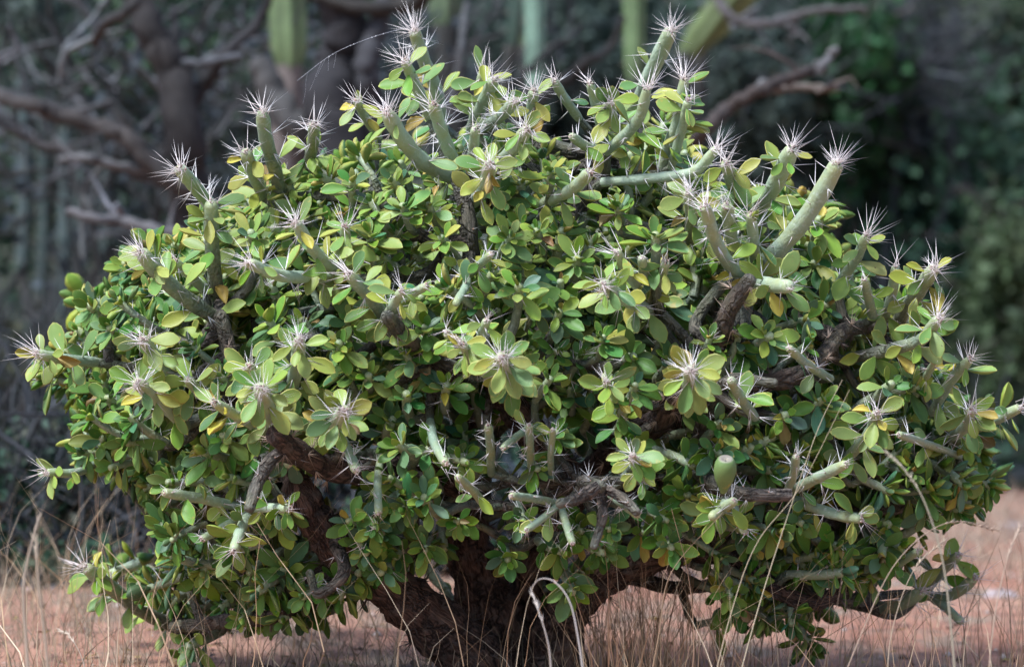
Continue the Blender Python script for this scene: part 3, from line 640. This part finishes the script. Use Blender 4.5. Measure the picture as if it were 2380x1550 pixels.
for (pts, r, nt_, bare, lp, dy, dark) in H:
    thick = r > 13; r = r * .88; lp = min(.95, lp * 1.25)
    k = len(pts); tip = pts[0]; base = pts[-1]
    dt = shell(*tip) + dy - (.12 if nt_ >= 26 else .05); db = max(shell(*base) + dy, dt) + .05 + (.10 if r > 14 else .04)
    if nt_ > 36 and abs(tip[1] - base[1]) < 90: db += .12
    p3 = np.array([P(a, b, dt + (db - dt) * (i / (k - 1)) ** 1.2) for i, (a, b) in enumerate(pts)])
    u = U(dt); col = STEMD * .45 + STEMG * .55 if dark else STEMG * rng.uniform(.9, 1.15)
    col = col.copy(); col[3] = 0
    wood1 = .55 if (dark and r > 14) else 0.1
    m, c, rr, w = stem_geo(p3, r * u, 0, wood1, True, 14, col)
    sp = MB(); ax = nrm(c[0] - c[1])
    tipn = nt_
    if tipn > 6:
        spine_tuft(sp, c[0] + ax * r * .4 * u, ax, u, int(tipn * .95), 82 if thick else 62, 1.25 if tipn > 24 else 1.0)
        tip_cap(sp, c[0] + ax * r * .1 * u, ax, r * u, u)
    elif tipn > 0:
        spine_tuft(sp, c[0] + ax * r * .4 * u, ax, u, tipn + 2, 36, 1.2); tip_cap(sp, c[0], ax, r * .8 * u, u)
    areoles(sp, c, rr, w, u, tip[0], tip[1], True, 50 if thick else 36, bare, (72 if tip[1] < 1000 else 66) if thick else 54, lp, space=20 if thick else 26, nsp=(1, 5))
    # leaves just under the tuft
    if tipn > 6 and bare < .35:
        t, uu, ww = frames(c)
        nl = rng.integers(2, 6)
        for q_ in range(nl):
            a = q_ * GA + rng.random(); rd = math.cos(a) * uu[1] + math.sin(a) * ww[1]; el = rng.uniform(.9, 1.8)
            d = nrm(math.cos(el) * ax + math.sin(el) * rd + np.array([0, 0, -.35]) + rng.normal(size=3) * .2); bp = c[0] - ax * r * u * rng.uniform(.6, 2.6) + rd * r * .85 * u
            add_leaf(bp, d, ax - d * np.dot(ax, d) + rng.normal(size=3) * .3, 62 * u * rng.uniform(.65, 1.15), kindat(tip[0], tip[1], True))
    stem_parts.append((-10, m, sp, 'stem')); hero_ends.append((c[-1], r * u))
    nodes += [tuple(x) for x in c[2::3]]

# main woody limbs (base -> tip), radii in px
LIMBS = [
 ([(1165,1720),(1120,1560),(1010,1450),(900,1360),(800,1290),(735,1210),(690,1130)],[120,86,72,56,50,46,42],[.0,-.02,-.10,-.18,-.22,-.26,-.3]),
 ([(1250,1720),(1290,1570),(1300,1470),(1340,1400),(1440,1330),(1560,1290),(1680,1290),(1790,1365),(1880,1400),(1960,1375)],[120,84,60,48,38,32,26,22,20,19],[0,.0,-.02,-.06,-.12,-.18,-.2,-.2,-.18,-.12]),
 ([(1200,1640),(1150,1450),(1110,1340),(1080,1230),(1075,1130),(1095,1020),(1110,900)],[100,80,66,56,46,36,30],[.05,.06,.05,.02,-.02,-.05,-.05]),
 ([(1240,1640),(1250,1440),(1235,1330),(1290,1220),(1320,1130),(1260,1040),(1200,960),(1150,900)],[95,62,50,46,46,42,38,32],[.05,.1,.08,.0,-.1,-.14,-.18,-.2]),
 ([(1320,1150),(1390,1080),(1470,1010),(1530,980),(1560,930),(1590,900)],[44,36,34,38,34,24],[-.05,-.1,-.18,-.3,-.38,-.46]),
 ([(1540,975),(1620,880),(1670,780),(1700,710),(1742,650)],[34,30,27,26,22],[-.15,-.3,-.38,-.42,-.44]),
 ([(1110,900),(1110,760),(1100,640),(1092,560),(1080,470),(1062,420)],[30,28,27,25,24,20],[-.1,-.2,-.26,-.3,-.3,-.3]),
 ([(1110,900),(1030,860),(960,800),(920,760),(900,735)],[30,26,23,22,18],[-.1,-.3,-.4,-.46,-.5]),
 ([(1075,1130),(960,1080),(860,1100),(760,1085),(690,1050),(640,1010)],[36,34,36,36,34,26],[-.1,-.2,-.28,-.34,-.42,-.5]),
 ([(690,1130),(640,1000),(560,900),(530,800),(512,735)],[34,28,24,22,20],[-.28,-.3,-.28,-.26,-.26]),
 ([(690,1060),(640,1060),(600,1120),(580,1180)],[26,19,18,17],[-.4,-.46,-.48,-.5]),
 ([(800,1290),(720,1370),(640,1430),(540,1440),(470,1450),(405,1455)],[36,26,22,20,19,18],[-.2,-.2,-.18,-.14,-.08,-.04]),
 ([(1440,1330),(1500,1350),(1570,1365),(1640,1360),(1720,1340)],[26,20,19,18,15],[-.05,-.0,.04,.06,.06]),
 ([(1320,1150),(1440,1140),(1560,1100),(1660,1090),(1730,1050)],[36,30,26,22,18],[-.1,-.1,-.14,-.16,-.2]),
 ([(1560,1290),(1640,1240),(1740,1210),(1850,1230),(1960,1190),(2080,1180),(2150,1155)],[34,28,24,22,20,18,15],[-.12,-.14,-.12,-.1,-.08,-.06,-.02]),
 ([(1540,975),(1640,960),(1750,900),(1830,880),(1900,840),(1960,770),(2040,760)],[34,28,27,26,24,22,18],[-.2,-.28,-.33,-.34,-.3,-.24,-.16]),
 ([(1660,1090),(1620,1040),(1680,890),(1800,890)],[22,20,16,14],[-.2,-.3,-.4,-.42]),
 ([(1390,1130),(1340,1160),(1300,1170)],[18,17,13],[-.55,-.56,-.57]), ([(1320,1150),(1350,1120),(1395,1130)],[26,20,17],[-.2,-.4,-.55]),
 ([(1395,1130),(1400,1200),(1380,1270)],[16,14,11],[-.5,-.53,-.55]), ([(1400,1132),(1450,1160),(1480,1190)],[15,14,12],[-.5,-.53,-.55]),
 ([(1092,560),(1000,560),(930,500),(880,460)],[22,20,18,15],[-.3,-.3,-.3,-.26]), ([(1110,700),(1200,640),(1280,560),(1350,470),(1410,380),(1408,352)],[24,22,20,18,17,16],[-.2,-.2,-.2,-.16,-.12,-.12]),
 ([(1840,1150),(1760,1150),(1700,1140),(1620,1100)],[18,19,20,20],[-.5,-.5,-.46,-.35]), ([(1200,640),(1180,560),(1130,480),(1110,420)],[20,18,16,14],[-.2,-.2,-.24,-.26]),
 ([(1920,1190),(1840,1300),(1900,1380),(2000,1395)],[20,18,18,18],[-.1,-.14,-.1,-.02]), ([(780,1260),(800,1330),(740,1380),(720,1330)],[20,18,13,11],[-.28,-.34,-.34,-.32]),
]
tr_sp = MB(); limb_nodes = []
for li, (pts, ws, ds) in enumerate(LIMBS):
    p3 = np.array([P(a, b, d) for (a, b), d in zip(pts, ds)]); big = ws[0] > 60
    n = 10 * len(pts) if big else 6 * len(pts)
    c = spline(p3, n); rr = np.interp(np.linspace(0, 1, n), np.linspace(0, 1, len(ws)), ws) * np.array([U(x[1]) for x in c]) * (.92 if big else .85)
    rr *= 1 + .06 * np.sin(np.arange(n) * .9 + li) + .03 * rng.normal(size=n)
    tt = np.linspace(0, 1, n)[:, None]
    green = (tt ** 2 * .55) if ws[-1] < 24 and not big else tt * 0
    colr = (WOODB if big else (WOODD * .5 + WOODB * .5 if ws[0] > 30 else WOODG)); col = colr * (1 - green * .6) + STEMD * green * .6; col[:, 3] = 1 - green[:, 0] * .6
    m = MB(); tube(m, c, rr, 20 if big else 12, col, .045 if big else .03, cap1=True)
    sp = MB(); t, uu, ww = frames(c); s = np.concatenate([[0], np.cumsum(np.linalg.norm(np.diff(c, axis=0), axis=1))]); x = .02; a = 0; u = U(-.2)
    while x < s[-1]:
        i = int(np.interp(x, s, np.arange(n))); rd = math.cos(a) * uu[i] + math.sin(a) * ww[i]; bp = c[i] + rd * rr[i] * .96
        if ws[0] > 30:
            k = rng.integers(6, 16); d = nrm(rd + rng.normal(size=(k, 3)) * .55); ln = rng.uniform(18, 62 if big else 46, (k, 1)) * u
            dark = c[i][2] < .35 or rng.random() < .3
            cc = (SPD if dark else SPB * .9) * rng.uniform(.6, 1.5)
            cones(sp, np.repeat(bp[None], k, 0), bp + d * ln, (1.6 if big else 1.2) * u, cc)
            knobs(sp, bp[None], u * 4, (.07, .05, .04))
        else:
            k = rng.integers(2, 5); d = nrm(rd + rng.normal(size=(k, 3)) * .4)
            cones(sp, np.repeat(bp[None], k, 0), bp + d * rng.uniform(22, 44, (k, 1)) * u, .85 * u, SPW * rng.uniform(.4, .8))
            knobs(sp, bp[None], u * 2.8, (.35, .2, .13))
        x += (26 if ws[0] > 30 else 22) * u * rng.uniform(.7, 1.3); a += GA
    stem_parts.append((-20, m, sp, 'trunk' if big else 'limb'))
    limb_nodes += [tuple(q_) for q_ in c[:-1]]
# link hero bases to the nearest limb point
LN = np.array(limb_nodes)
def link(a, r, wood=1.0, score=-5, bend=.10, pool=None):
    pool = LN if pool is None else pool
    cen = np.array([0.02, 0, .30]); d = np.linalg.norm(pool - a, axis=1)
    da = np.linalg.norm(a - cen); dc = np.linalg.norm(pool - cen, axis=1)
    ok = dc < da; d = np.where(ok, d, d + 1.0); j = int(np.argmin(d)); b = pool[j]; L = np.linalg.norm(b - a)
    if L < .01: return None
    mid = (a + b) / 2 + rng.normal(size=3) * L * bend + np.array([0, .15 * L, -.10 * L])
    pts = spline(np.array([a, mid, b]), max(4, int(L / .02)))
    m = MB(); n = len(pts); w = np.clip(np.linspace(wood * .6, 1, n), 0, 1)[:, None]
    col = STEMD * (1 - w) + WOODG * .8 * w; col[:, 3] = w[:, 0]
    tube(m, pts, np.linspace(r, r * 1.35, n), 7, col, .02)
    sp = MB(); u = U(a[1])
    k = max(1, int(L / .018)) ; ii = rng.integers(0, n, k); dd = nrm(rng.normal(size=(k, 3)))
    cones(sp, np.repeat(pts[ii], 2, 0), np.repeat(pts[ii], 2, 0) + nrm(np.repeat(dd, 2, 0) + rng.normal(size=(2 * k, 3)) * .3) * rng.uniform(18, 38, (2 * k, 1)) * u, .75 * u, SPW * .5)
    stem_parts.append((score, m, sp, 'branch'))
    return pts
newn = []
for a, r in hero_ends:
    p = link(a, r * .85, .8)
    if p is not None: newn += [tuple(x) for x in p[1:-1]]
POOL = np.vstack([LN, np.array(newn)])

# procedural leafy shoots filling the crown
GAPS = [(960,1400,130,60),(1480,1330,110,50),(1260,1060,170,140),(1080,1180,120,100),(1180,1290,130,100),(760,1150,90,60),(1150,950,110,60),(1480,950,90,50),(1420,1130,140,70),(560,800,70,60),(940,640,60,40),(1090,560,45,80),(1690,720,50,50),(710,1240,120,80),(1000,1210,60,60),(1600,1330,140,40),(1340,1250,60,60),(840,1040,80,40),(1800,900,90,35),(1540,940,50,60),(1000,1130,60,70),(1650,1230,60,40),(1500,1250,60,50)]
def ingap(px, py):
    return any(((px - a) / c) ** 2 + ((py - b) / d) ** 2 < 1 for a, b, c, d in GAPS)
heropts = np.array([p for h in H if h[1] >= 13 for p in np.array(spline(np.array(h[0], float), 8))])
bigpts = np.array([p for h in H if h[2] >= 26 and h[1] >= 15 for p in np.array(spline(np.array(h[0], float), 10))])
def sample(spacing, tries):
    out = []
    for _ in range(tries):
        px, py = rng.uniform(50, 2370), rng.uniform(170, 1520)
        if not inside(px, py): continue
        if out:
            o_ = np.array(out); 
            if np.min((o_[:, 0] - px) ** 2 + (o_[:, 1] - py) ** 2) < spacing ** 2: continue
        out.append((px, py))
    return out
CEN = P(1200, 1120, 0)
def shoot(px, py, y, layer):
    global POOL
    u = U(y); tip = P(px, py, y)
    out = nrm((tip - CEN) * np.array([1, 1.15, 1]))
    up = .45 if py < 1050 else -.1
    ax = nrm(out + np.array([0, -.38 if layer < 2 else 0, up]) + rng.normal(size=3) * (.38 if layer == 0 else .5))
    L = rng.uniform(70, 150) * u; rad = rng.uniform(8, 12.5) * u
    back = nrm(-ax + nrm(CEN - tip) * .5)
    base = tip - ax * L * .5 + back * L * .5
    pts = np.array([tip, tip - ax * L * .5, base])
    colr = (STEMG * .5 + STEMD * .5) * rng.uniform(.8, 1.2); colr[3] = 0
    m, c, rr, w = stem_geo(pts, rad, 0, .3, False, 8, colr)
    sp = MB(); lowc = py > 1020
    Lf = (rng.uniform(47, 72) if not lowc else rng.uniform(50, 68)) * (1.12 if px < 700 or px > 1750 else 1)
    spl = rng.random() < (.22 if py < 950 else .08)
    if spl: spine_tuft(sp, c[0] + ax * rad * .4, ax, u, rng.integers(5, 14), 40, 1.1, r=.9)
    kk = {}
    def kf(a_, b_, h_): return kindat(a_, b_, False)
    areoles(sp, c, rr, w, u, px, py, False, 34, 0, Lf * .95, .72 if layer == 0 else .8, s0=26 * u, space=16, nsp=(0, 3), kinds=kf)
    nl = rng.integers(8, 13); t, uu, ww = frames(c)
    for k in range(nl):
        f = k / nl; a = k * GA + rng.random() * .5; rd = math.cos(a) * uu[0] + math.sin(a) * ww[0]
        el = 1.45 - 1.1 * f + rng.normal() * .26
        d = nrm(math.cos(el) * ax + math.sin(el) * rd + np.array([0, 0, -.12 * (1 - f)]))
        bp = c[0] - ax * (1 - f) * 26 * u + rd * rad * .8 * (1 - f * .6)
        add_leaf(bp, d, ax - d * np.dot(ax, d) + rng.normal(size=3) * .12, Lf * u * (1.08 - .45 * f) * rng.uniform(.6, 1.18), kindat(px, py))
    stem_parts.append((y + layer, m, sp, 'stem'))
    if True:
        p = link(c[-1], rad * .9, .5, y + layer + .3, pool=POOL)
        if p is not None and len(p) > 3: POOL = np.vstack([POOL, p[1:-1:2]])
FRONT = [(1215,1215),(1310,1280),(1400,1285),(1330,1375),(990,1280),(985,1155),(870,1225),(885,1330),(850,1285),(1490,1068),(1290,1005),(1085,1075),(905,1110),(785,1395),(655,1440),(600,1375),(705,1385),(645,1215),(540,1285),(1640,1205),(1725,1230),(1840,1450),(1885,1500),(1755,1350),(1695,1385),(1550,1180),(1500,1235),(1350,1235),(1180,1300),(810,1210),(470,1330),(400,1290),(1060,1210),(940,1180),(1600,1150),(1650,1080),(1450,960),(1250,1090),(1000,1040),(1960,1330),(2050,1290),(1900,1290),(370,1190),(400,1255),(390,1120),(340,1370),(560,1440),(440,1500)]
for px, py in FRONT: shoot(px, py, shell(px, py) * .95 - .03 + rng.normal() * .03, 0)
for layer, sp_, dep in ((0, 56, 0), (1, 58, .2), (2, 70, .42), (3, 84, .75)):
    for px, py in sample(sp_, 9000 if layer == 0 else 6000):
        g = ingap(px, py)
        if layer < 2 and g: continue
        if layer >= 2 and g and rng.random() < .75: continue
        if layer == 3 and py > 1000: continue
        y = shell(px, py) + dep + rng.normal() * .04
        if layer == 0:
            dm = np.min(np.linalg.norm(heropts - (px, py), axis=1))
            if dm < 44:
                if py < 480 and rng.random() < .5: continue
                y += .24
            elif np.min(np.linalg.norm(bigpts - (px, py), axis=1)) < 72: y += .2
            else: y += .02
        shoot(px, py, y, layer)
# back half of the crown, so that the bush is whole from the side
for px, py in sample(95, 2500):
    if py < 1300 and not ingap(px, py): shoot(px, py, -shell(px, py) - .05 + rng.normal() * .05, 4)

# green fruit
c = P(1685, 1088, -.62); u = U(-.62)
m = MB(); ax = nrm(P(1688, 1040, -.64) - P(1680, 1145, -.6)); pr = [(0, 7), (12, 12), (35, 22), (58, 27), (76, 25), (88, 19), (91, 14), (86, 8), (84, 2)]
b0 = P(1681, 1144, -.6); n_, k_ = len(pr), 16; t0 = nrm(np.cross(ax, [0, 1, 0])); t1 = np.cross(ax, t0); th = np.arange(k_) / k_ * 6.2832
v = np.array([b0 + ax * h * u * 1.05 + rr_ * u * (math.cos(a) * t0 + math.sin(a) * t1) for h, rr_ in pr for a in th])
i = np.arange(n_ - 1)[:, None] * k_; j = np.arange(k_)[None]; j2 = (j + 1) % k_
cc = np.repeat(np.array([(.16, .25, .08, 0)] * 6 + [(.3, .27, .22, 0)] * 3), k_, axis=0)
m.add(v, q=np.stack([i + j, i + j2, i + k_ + j2, i + k_ + j], -1).reshape(-1, 4), c=cc); m.obj('fruit', M_LEAF, BUSH, label='green pear-shaped fruit with a flat grey top')

# ---- write stems: the nearest as parts, the rest joined
stem_parts.sort(key=lambda s: s[0])
count = {}; rest = MB(); rest_sp = MB()
def cat_mb(dst, src):
    off = dst.n
    for v_, c_, k_ in zip(src.v, src.c, src.k): dst.v.append(v_); dst.c.append(c_); dst.k.append(k_)
    for q_ in src.q: dst.q.append(q_ + off)
    for t_ in src.t: dst.t.append(t_ + off)
    dst.n += src.n
for sc, m, sp, nm in stem_parts:
    count[nm] = count.get(nm, 0) + 1
    if count[nm] <= 280:
        o = m.obj(nm, M_STEM, BUSH)
        if sp.n and sc < -4: sp.obj('spines', M_SPINE, o, 'stuff')
        elif sp.n: cat_mb(rest_sp, sp)
    else: cat_mb(rest, m); cat_mb(rest_sp, sp)
rest.obj('inner_stems', M_STEM, BUSH, 'stuff')
rest_sp.obj('small_spines', M_SPINE, BUSH, 'stuff')

# ---- leaves
def leaf_template(bend, cup, wav, sk, thick=.09):
    T = np.array([0, .12, .32, .55, .77, .92, 1.]); Wd = np.array([.14, .32, .72, 1.0, .90, .48, .04])
    us = np.array([-1, -.82, 0, .82, 1]); lo = np.array([-.5, .5])
    v = []; rim = []
    for t, w in zip(T, Wd):
        for u in us:
            z = bend * t * t + cup * (u * u) * w * .27 + wav * math.sin(t * 7 + u * 2) * w
            v.append((t + 0 * u, .27 * w * u + sk * t * t * .2, z + (thick * .35 * w * (1 - u * u)))); rim.append(max(1 if abs(u) == 1 else 0, 1 if t > .95 else 0))
        for u in lo:
            z = bend * t * t + cup * (u * u) * w * .27 + wav * math.sin(t * 7 + u * 2) * w
            v.append((t, .27 * w * u + sk * t * t * .2, z - thick * w)); rim.append(0)
    q = []
    for i in range(len(T) - 1):
        a = i * 7; b = a + 7
        for j in range(4): q.append((a + j, b + j, b + j + 1, a + j + 1))
        for x, y_ in ((0, 5), (5, 6), (6, 4)): q.append((a + y_, b + y_, b + x, a + x))
    v = np.array(v, float); v[:, 0] *= 1
    return v, np.array(q), np.array(rim, float)
TPL = [leaf_template(-.10, .25, 0, .1), leaf_template(-.05, .4, 0, -.2), leaf_template(.06, .3, 0, .2), leaf_template(.12, .35, 0, 0), leaf_template(-.2, .1, .01, .1), leaf_template(0, .6, 0, -.1), leaf_template(-.15, .3, .01, .3), leaf_template(.03, .2, 0, -.3),
       leaf_template(-.3, .9, .03, .3, .05), leaf_template(.35, .8, .04, -.2, .05), leaf_template(-.1, 1.3, .03, .2, .05), leaf_template(.1, .7, .05, 0, .05)]
nL = len(leaves)
B = np.array([l[0] for l in leaves]); Dv = np.array([l[1] for l in leaves]); Nn = np.array([l[2] for l in leaves]); LL = np.array([l[3] for l in leaves]); WR = np.array([l[4] for l in leaves])
VV = np.array([l[5] for l in leaves]); CC = np.array([l[6] for l in leaves]); RM = np.array([l[7] for l in leaves]); EE = np.array([l[8] for l in leaves])
Nn = nrm(Nn - Dv * (Nn * Dv).sum(1, keepdims=True)); Sd = np.cross(Nn, Dv)
def leaf_verts(i, tv): return B[i][:, None] + LL[i][:, None, None] * (tv[None, :, 0:1] * Dv[i][:, None] + WR[i][:, None, None] * tv[None, :, 1:2] * Sd[i][:, None] + tv[None, :, 2:3] * Nn[i][:, None])
def leaf_cols(i, rim): 
    e = (rim[None] * EE[i][:, None])[..., None]; c = CC[i][:, None] * (1 - e) + RM[i][:, None] * e
    return np.concatenate([c, np.zeros(c.shape[:2] + (1,))], -1)
# which leaves show largest: centre must be near the front of its small screen cell
mid = B + Dv * LL[:, None] * .5; dep = mid[:, 1] + D0
sx = 1190 + mid[:, 0] / dep * FPX; sy = HOR - (mid[:, 2] - CAMZ) / dep * FPX
view = nrm(mid - np.array([0, -D0, CAMZ])); area = (LL / dep * FPX) ** 2 * (.15 + np.abs((Nn * view).sum(1)))
cell = (sx // 22).astype(int) * 1000 + (sy // 22).astype(int); front = {}
for i in np.argsort(dep):
    for dx in (-1, 0, 1):
        for dz in (-1, 0, 1): front.setdefault(cell[i] + dx * 1000 + dz, dep[i])
vis = np.array([dep[i] < front[cell[i]] + .035 for i in range(nL)]) & (sx > 0) & (sx < 2380) & (sy < 1550)
score = np.where(vis, area, 0); top = set(np.argsort(-score)[:290].tolist())
for i in sorted(top):
    tv, tq, rim = TPL[VV[i]]; ii = np.array([i])
    m = MB(); m.add(leaf_verts(ii, tv)[0], q=tq, c=leaf_cols(ii, rim)[0])
    m.obj('leaf', M_LEAF, BUSH, origin=B[i], label=('yellow withering leaf' if VV[i] >= 8 else None))
m = MB()
others = np.array([i for i in range(nL) if i not in top])
for v_ in range(len(TPL)):
    ii = others[VV[others] == v_]
    if not len(ii): continue
    tv, tq, rim = TPL[v_]; k = len(tv)
    m.add(leaf_verts(ii, tv).reshape(-1, 3), q=(tq[None] + (np.arange(len(ii)) * k)[:, None, None]).reshape(-1, 4), c=leaf_cols(ii, rim).reshape(-1, 4))
m.obj('foliage', M_LEAF, BUSH, 'stuff')
print('leaves', nL, 'stems', len(stem_parts), count)

# ================================================================ dry grass
def blades(mb, bx, by, h, w, lean, cols, seed_head=.25):
    n = len(bx); k = 6
    t = np.linspace(0, 1, k)[None, :, None]
    b = np.stack([bx, by, gz_all(bx, by) - .01], -1)[:, None]
    an = rng.random(n) * 6.2832; ld = np.stack([np.cos(an), np.sin(an) * .6, np.zeros(n)], -1)[:, None]
    le = (lean * rng.uniform(.2, 1.6, n) * h)[:, None, None]
    c = b + t * np.array([0, 0, 1]) * h[:, None, None] * (1 - .25 * t * lean) + ld * le * t ** 2 + ld[..., [1, 0, 2]] * le * .2 * np.sin(t * 6)
    s = nrm(np.cross(ld[:, 0], [0, 0, 1]) + rng.normal(size=(n, 3)) * .5)[:, None]
    ww = (w[:, None, None]) * (1 - t * .85)
    v = np.stack([c - s * ww, c + s * ww], 2).reshape(-1, 3)
    i = np.arange(n)[:, None] * (2 * k); j = np.arange(k - 1)[None] * 2
    q = np.stack([i + j, i + j + 1, i + j + 3, i + j + 2], -1).reshape(-1, 4)
    cols = np.asarray(cols, float)[rng.integers(0, len(cols), n)] * rng.uniform(.75, 1.25, (n, 1))
    mb.add(v, q=q, c=np.repeat(cols, 2 * k, axis=0))
STRAW = [(.50, .37, .22), (.42, .29, .17), (.58, .47, .32), (.36, .22, .12)]
def grass_patch(name, label, n, fx, fy, h0, h1, w, lean, cols=STRAW):
    x = fx(n); y = fy(n); m = MB(); h = rng.uniform(h0, h1, n); blades(m, x, y, h, w * rng.uniform(.6, 1.4, n), lean, cols)
    o = m.obj(name, M_GRASS, kind='stuff', smooth=False); tag(o, label, 'grass'); return o
grass_patch('dry_grass', 'thin reddish straw grass standing right of the bush trunk', 760, lambda n: np.concatenate([rng.normal(.20, .07, n // 2), rng.uniform(.1, .85, n - n // 2)]), lambda n: rng.uniform(-.5, .5, n), .10, .30, .0011, .35, [(.36, .24, .14), (.42, .29, .17), (.30, .17, .09), (.5, .4, .26)])
grass_patch('dry_grass', 'sparse pale straw standing on the soil at lower right', 380, lambda n: rng.uniform(.15, 1.3, n), lambda n: rng.uniform(-.8, 2.2, n), .12, .36, .0008, .6)
grass_patch('dry_grass', 'sparse pale straw standing at the lower left', 420, lambda n: rng.uniform(-1.1, .0, n), lambda n: rng.uniform(-.7, 2.2, n), .10, .38, .0011, .5)
grass_patch('dry_grass', 'blurred tan grass beyond the bush on the left', 5200, lambda n: rng.uniform(-2.4, .1, n), lambda n: rng.uniform(-.3, 2.0, n), .04, .14, .0011, .6, [(.28, .22, .14), (.22, .17, .11), (.16, .14, .09), (.36, .29, .2)])
grass_patch('dry_grass', 'blurred low tan grass beyond the bare soil on the right', 3800, lambda n: rng.uniform(.2, 3.2, n), lambda n: rng.uniform(3.0, 6.5, n), .05, .22, .002, .5, [(.38, .29, .2), (.33, .24, .17), (.45, .36, .27)])
m = MB(); n = 2600; x = rng.uniform(-2.2, 2.2, n); y = rng.uniform(-.8, 7, n); rr = rng.uniform(.002, .012, n) * rng.random(n) ** .5
knobs(m, np.stack([x, y, gz_all(x, y) + rr * .2], -1), rr, np.array([(.36, .27, .22), (.25, .15, .11), (.12, .08, .06), (.45, .38, .33)])[rng.integers(0, 4, n)])
tag(m.obj('pebbles', M_STONE, kind='stuff'), 'small pebbles and crumbs scattered over the reddish soil', 'pebbles')
m = MB(); n = 520; x = rng.normal(0, .55, n); y = rng.normal(0, .6, n); z = gz_all(x, y) + .004
for k in range(n):
    a = rng.random() * 6.28; d = np.array([math.cos(a), math.sin(a), rng.normal() * .12]); b = np.array([x[k], y[k], z[k]]); sd = np.array([-d[1], d[0], rng.normal() * .2]); L = rng.uniform(.015, .035)
    m.add([b, b + d * L * .5 + sd * L * .25 + (0, 0, .004), b + d * L + (0, 0, .003), b + d * L * .5 - sd * L * .25 + (0, 0, .004)], q=[[0, 1, 2, 3]], c=np.array([(.30, .20, .08), (.22, .13, .06), (.16, .12, .09), (.38, .30, .08)][rng.integers(4)]))
tag(m.obj('fallen_leaves', M_GRASS, kind='stuff', smooth=False), 'dry fallen leaves lying under the big cactus bush', 'leaf litter')
# individual straws
def straw(label, pts, y, w, col, head=None):
    p3 = np.array([P(a, b, y + k * .01) for k, (a, b) in enumerate(pts)]); c = spline(p3, 8 * len(pts)); n = len(c)
    root = empty('grass_stalk', (p3[0][0], y, 0), label, 'grass stalk', 'single dry grass stalks in front of the bush')
    m = MB(); tube(m, c, np.linspace(w, w * .35, n) * U(y) / 2, 5, tuple(col) + (0,)); m.obj('stem', M_GRASS, root)
    if head:
        h = MB(); k = 36; f = rng.uniform(1 - head, 1, k); ii = (f * (n - 1)).astype(int); d = nrm(nrm(c[np.minimum(ii + 1, n - 1)] - c[np.maximum(ii - 1, 0)]) * 1.6 + rng.normal(size=(k, 3)) * .5)
        cones(h, c[ii], c[ii] + d * rng.uniform(10, 22, (k, 1)) * U(y), 1.7 * U(y), np.asarray(col) * 1.15); h.obj('seed_head', M_GRASS, root)
straw('pale arching grass stalk curling over in front of the trunk', [(1390,1720),(1360,1590),(1345,1490),(1325,1400),(1290,1352),(1255,1345),(1232,1370)], -1.0, 5.5, (.5, .45, .4))
straw('upright pale grass stalk with a split top beside the arching one', [(1290,1720),(1283,1600),(1275,1500),(1252,1420),(1235,1372)], -1.0, 4.6, (.5, .44, .38), .35)
straw('long pale stalk slanting across the right of the bush', [(1700,1640),(1760,1420),(1820,1230),(1900,1000),(1958,882)], -.75, 2.7, (.62, .54, .36))
straw('second long pale stalk crossing the right of the bush lower down', [(1640,1660),(1700,1420),(1760,1260),(1860,1130),(1975,905)], -.76, 2.4, (.60, .50, .33))
straw('blurred green tipped grass stalk drooping over the lower right', [(2225,1640),(2210,1460),(2190,1300),(2150,1170),(2105,1095),(2060,1050)], -1.1, 6, (.38, .34, .24), .3)
straw('tan blurred grass stalk rising at the right edge', [(2290,1640),(2310,1440),(2340,1300),(2372,1220)], -.9, 4, (.5, .38, .28), .3)
straw('thin stalk bending right above the lower right soil', [(1930,1660),(1990,1500),(2080,1310),(2200,1215),(2330,1235)], -.8, 3, (.5, .38, .27), .25)
straw('tall pale blurred stalk near the left edge', [(70,1640),(62,1500),(55,1360),(80,1240),(92,1200)], -1.2, 9, (.42, .34, .25), .3)
straw('second pale blurred stalk near the left edge', [(120,1640),(105,1480),(88,1340),(84,1240)], -1.2, 8, (.40, .32, .23), .2)
straw('reddish stalk in front of the low right branch', [(1600,1640),(1612,1500),(1600,1340),(1560,1180)], -.6, 3, (.36, .22, .13))
straw('straight brown stalk left of the low right branch', [(1500,1640),(1530,1480),(1560,1330),(1680,1190)], -.62, 3, (.40, .27, .16))
straw('slim stalk curving over the right soil patch', [(2060,1640),(2070,1480),(2120,1330),(2200,1250)], -.7, 3, (.5, .4, .28), .3)
straw('forked slim stalk standing at lower left', [(210,1640),(195,1540),(165,1480),(140,1465)], -.5, 3, (.5, .42, .32), .4)
# spider thread
c = spline(np.array([P(690, 188, -.1), P(770, 128, -.1), P(850, 92, -.1), P(935, 66, -.1)]), 30)
m = MB(); tube(m, c, .28 * U(0), 3, (.55, .55, .58, 0)); knobs(m, c[rng.integers(2, 28, 9)], 1.3 * U(0), (.8, .8, .82, 0))
for k in range(5):
    a = c[rng.integers(3, 16)]; tube(m, wander(a, a + np.array([rng.uniform(-.02, .0), 0, -rng.uniform(.02, .05)]), 6, .02), .16 * U(0), 3, (.5, .5, .53, 0))
tag(m.obj('spider_thread', M_WEB), 'fine spider thread running up to the left spiny tip', 'spider web')
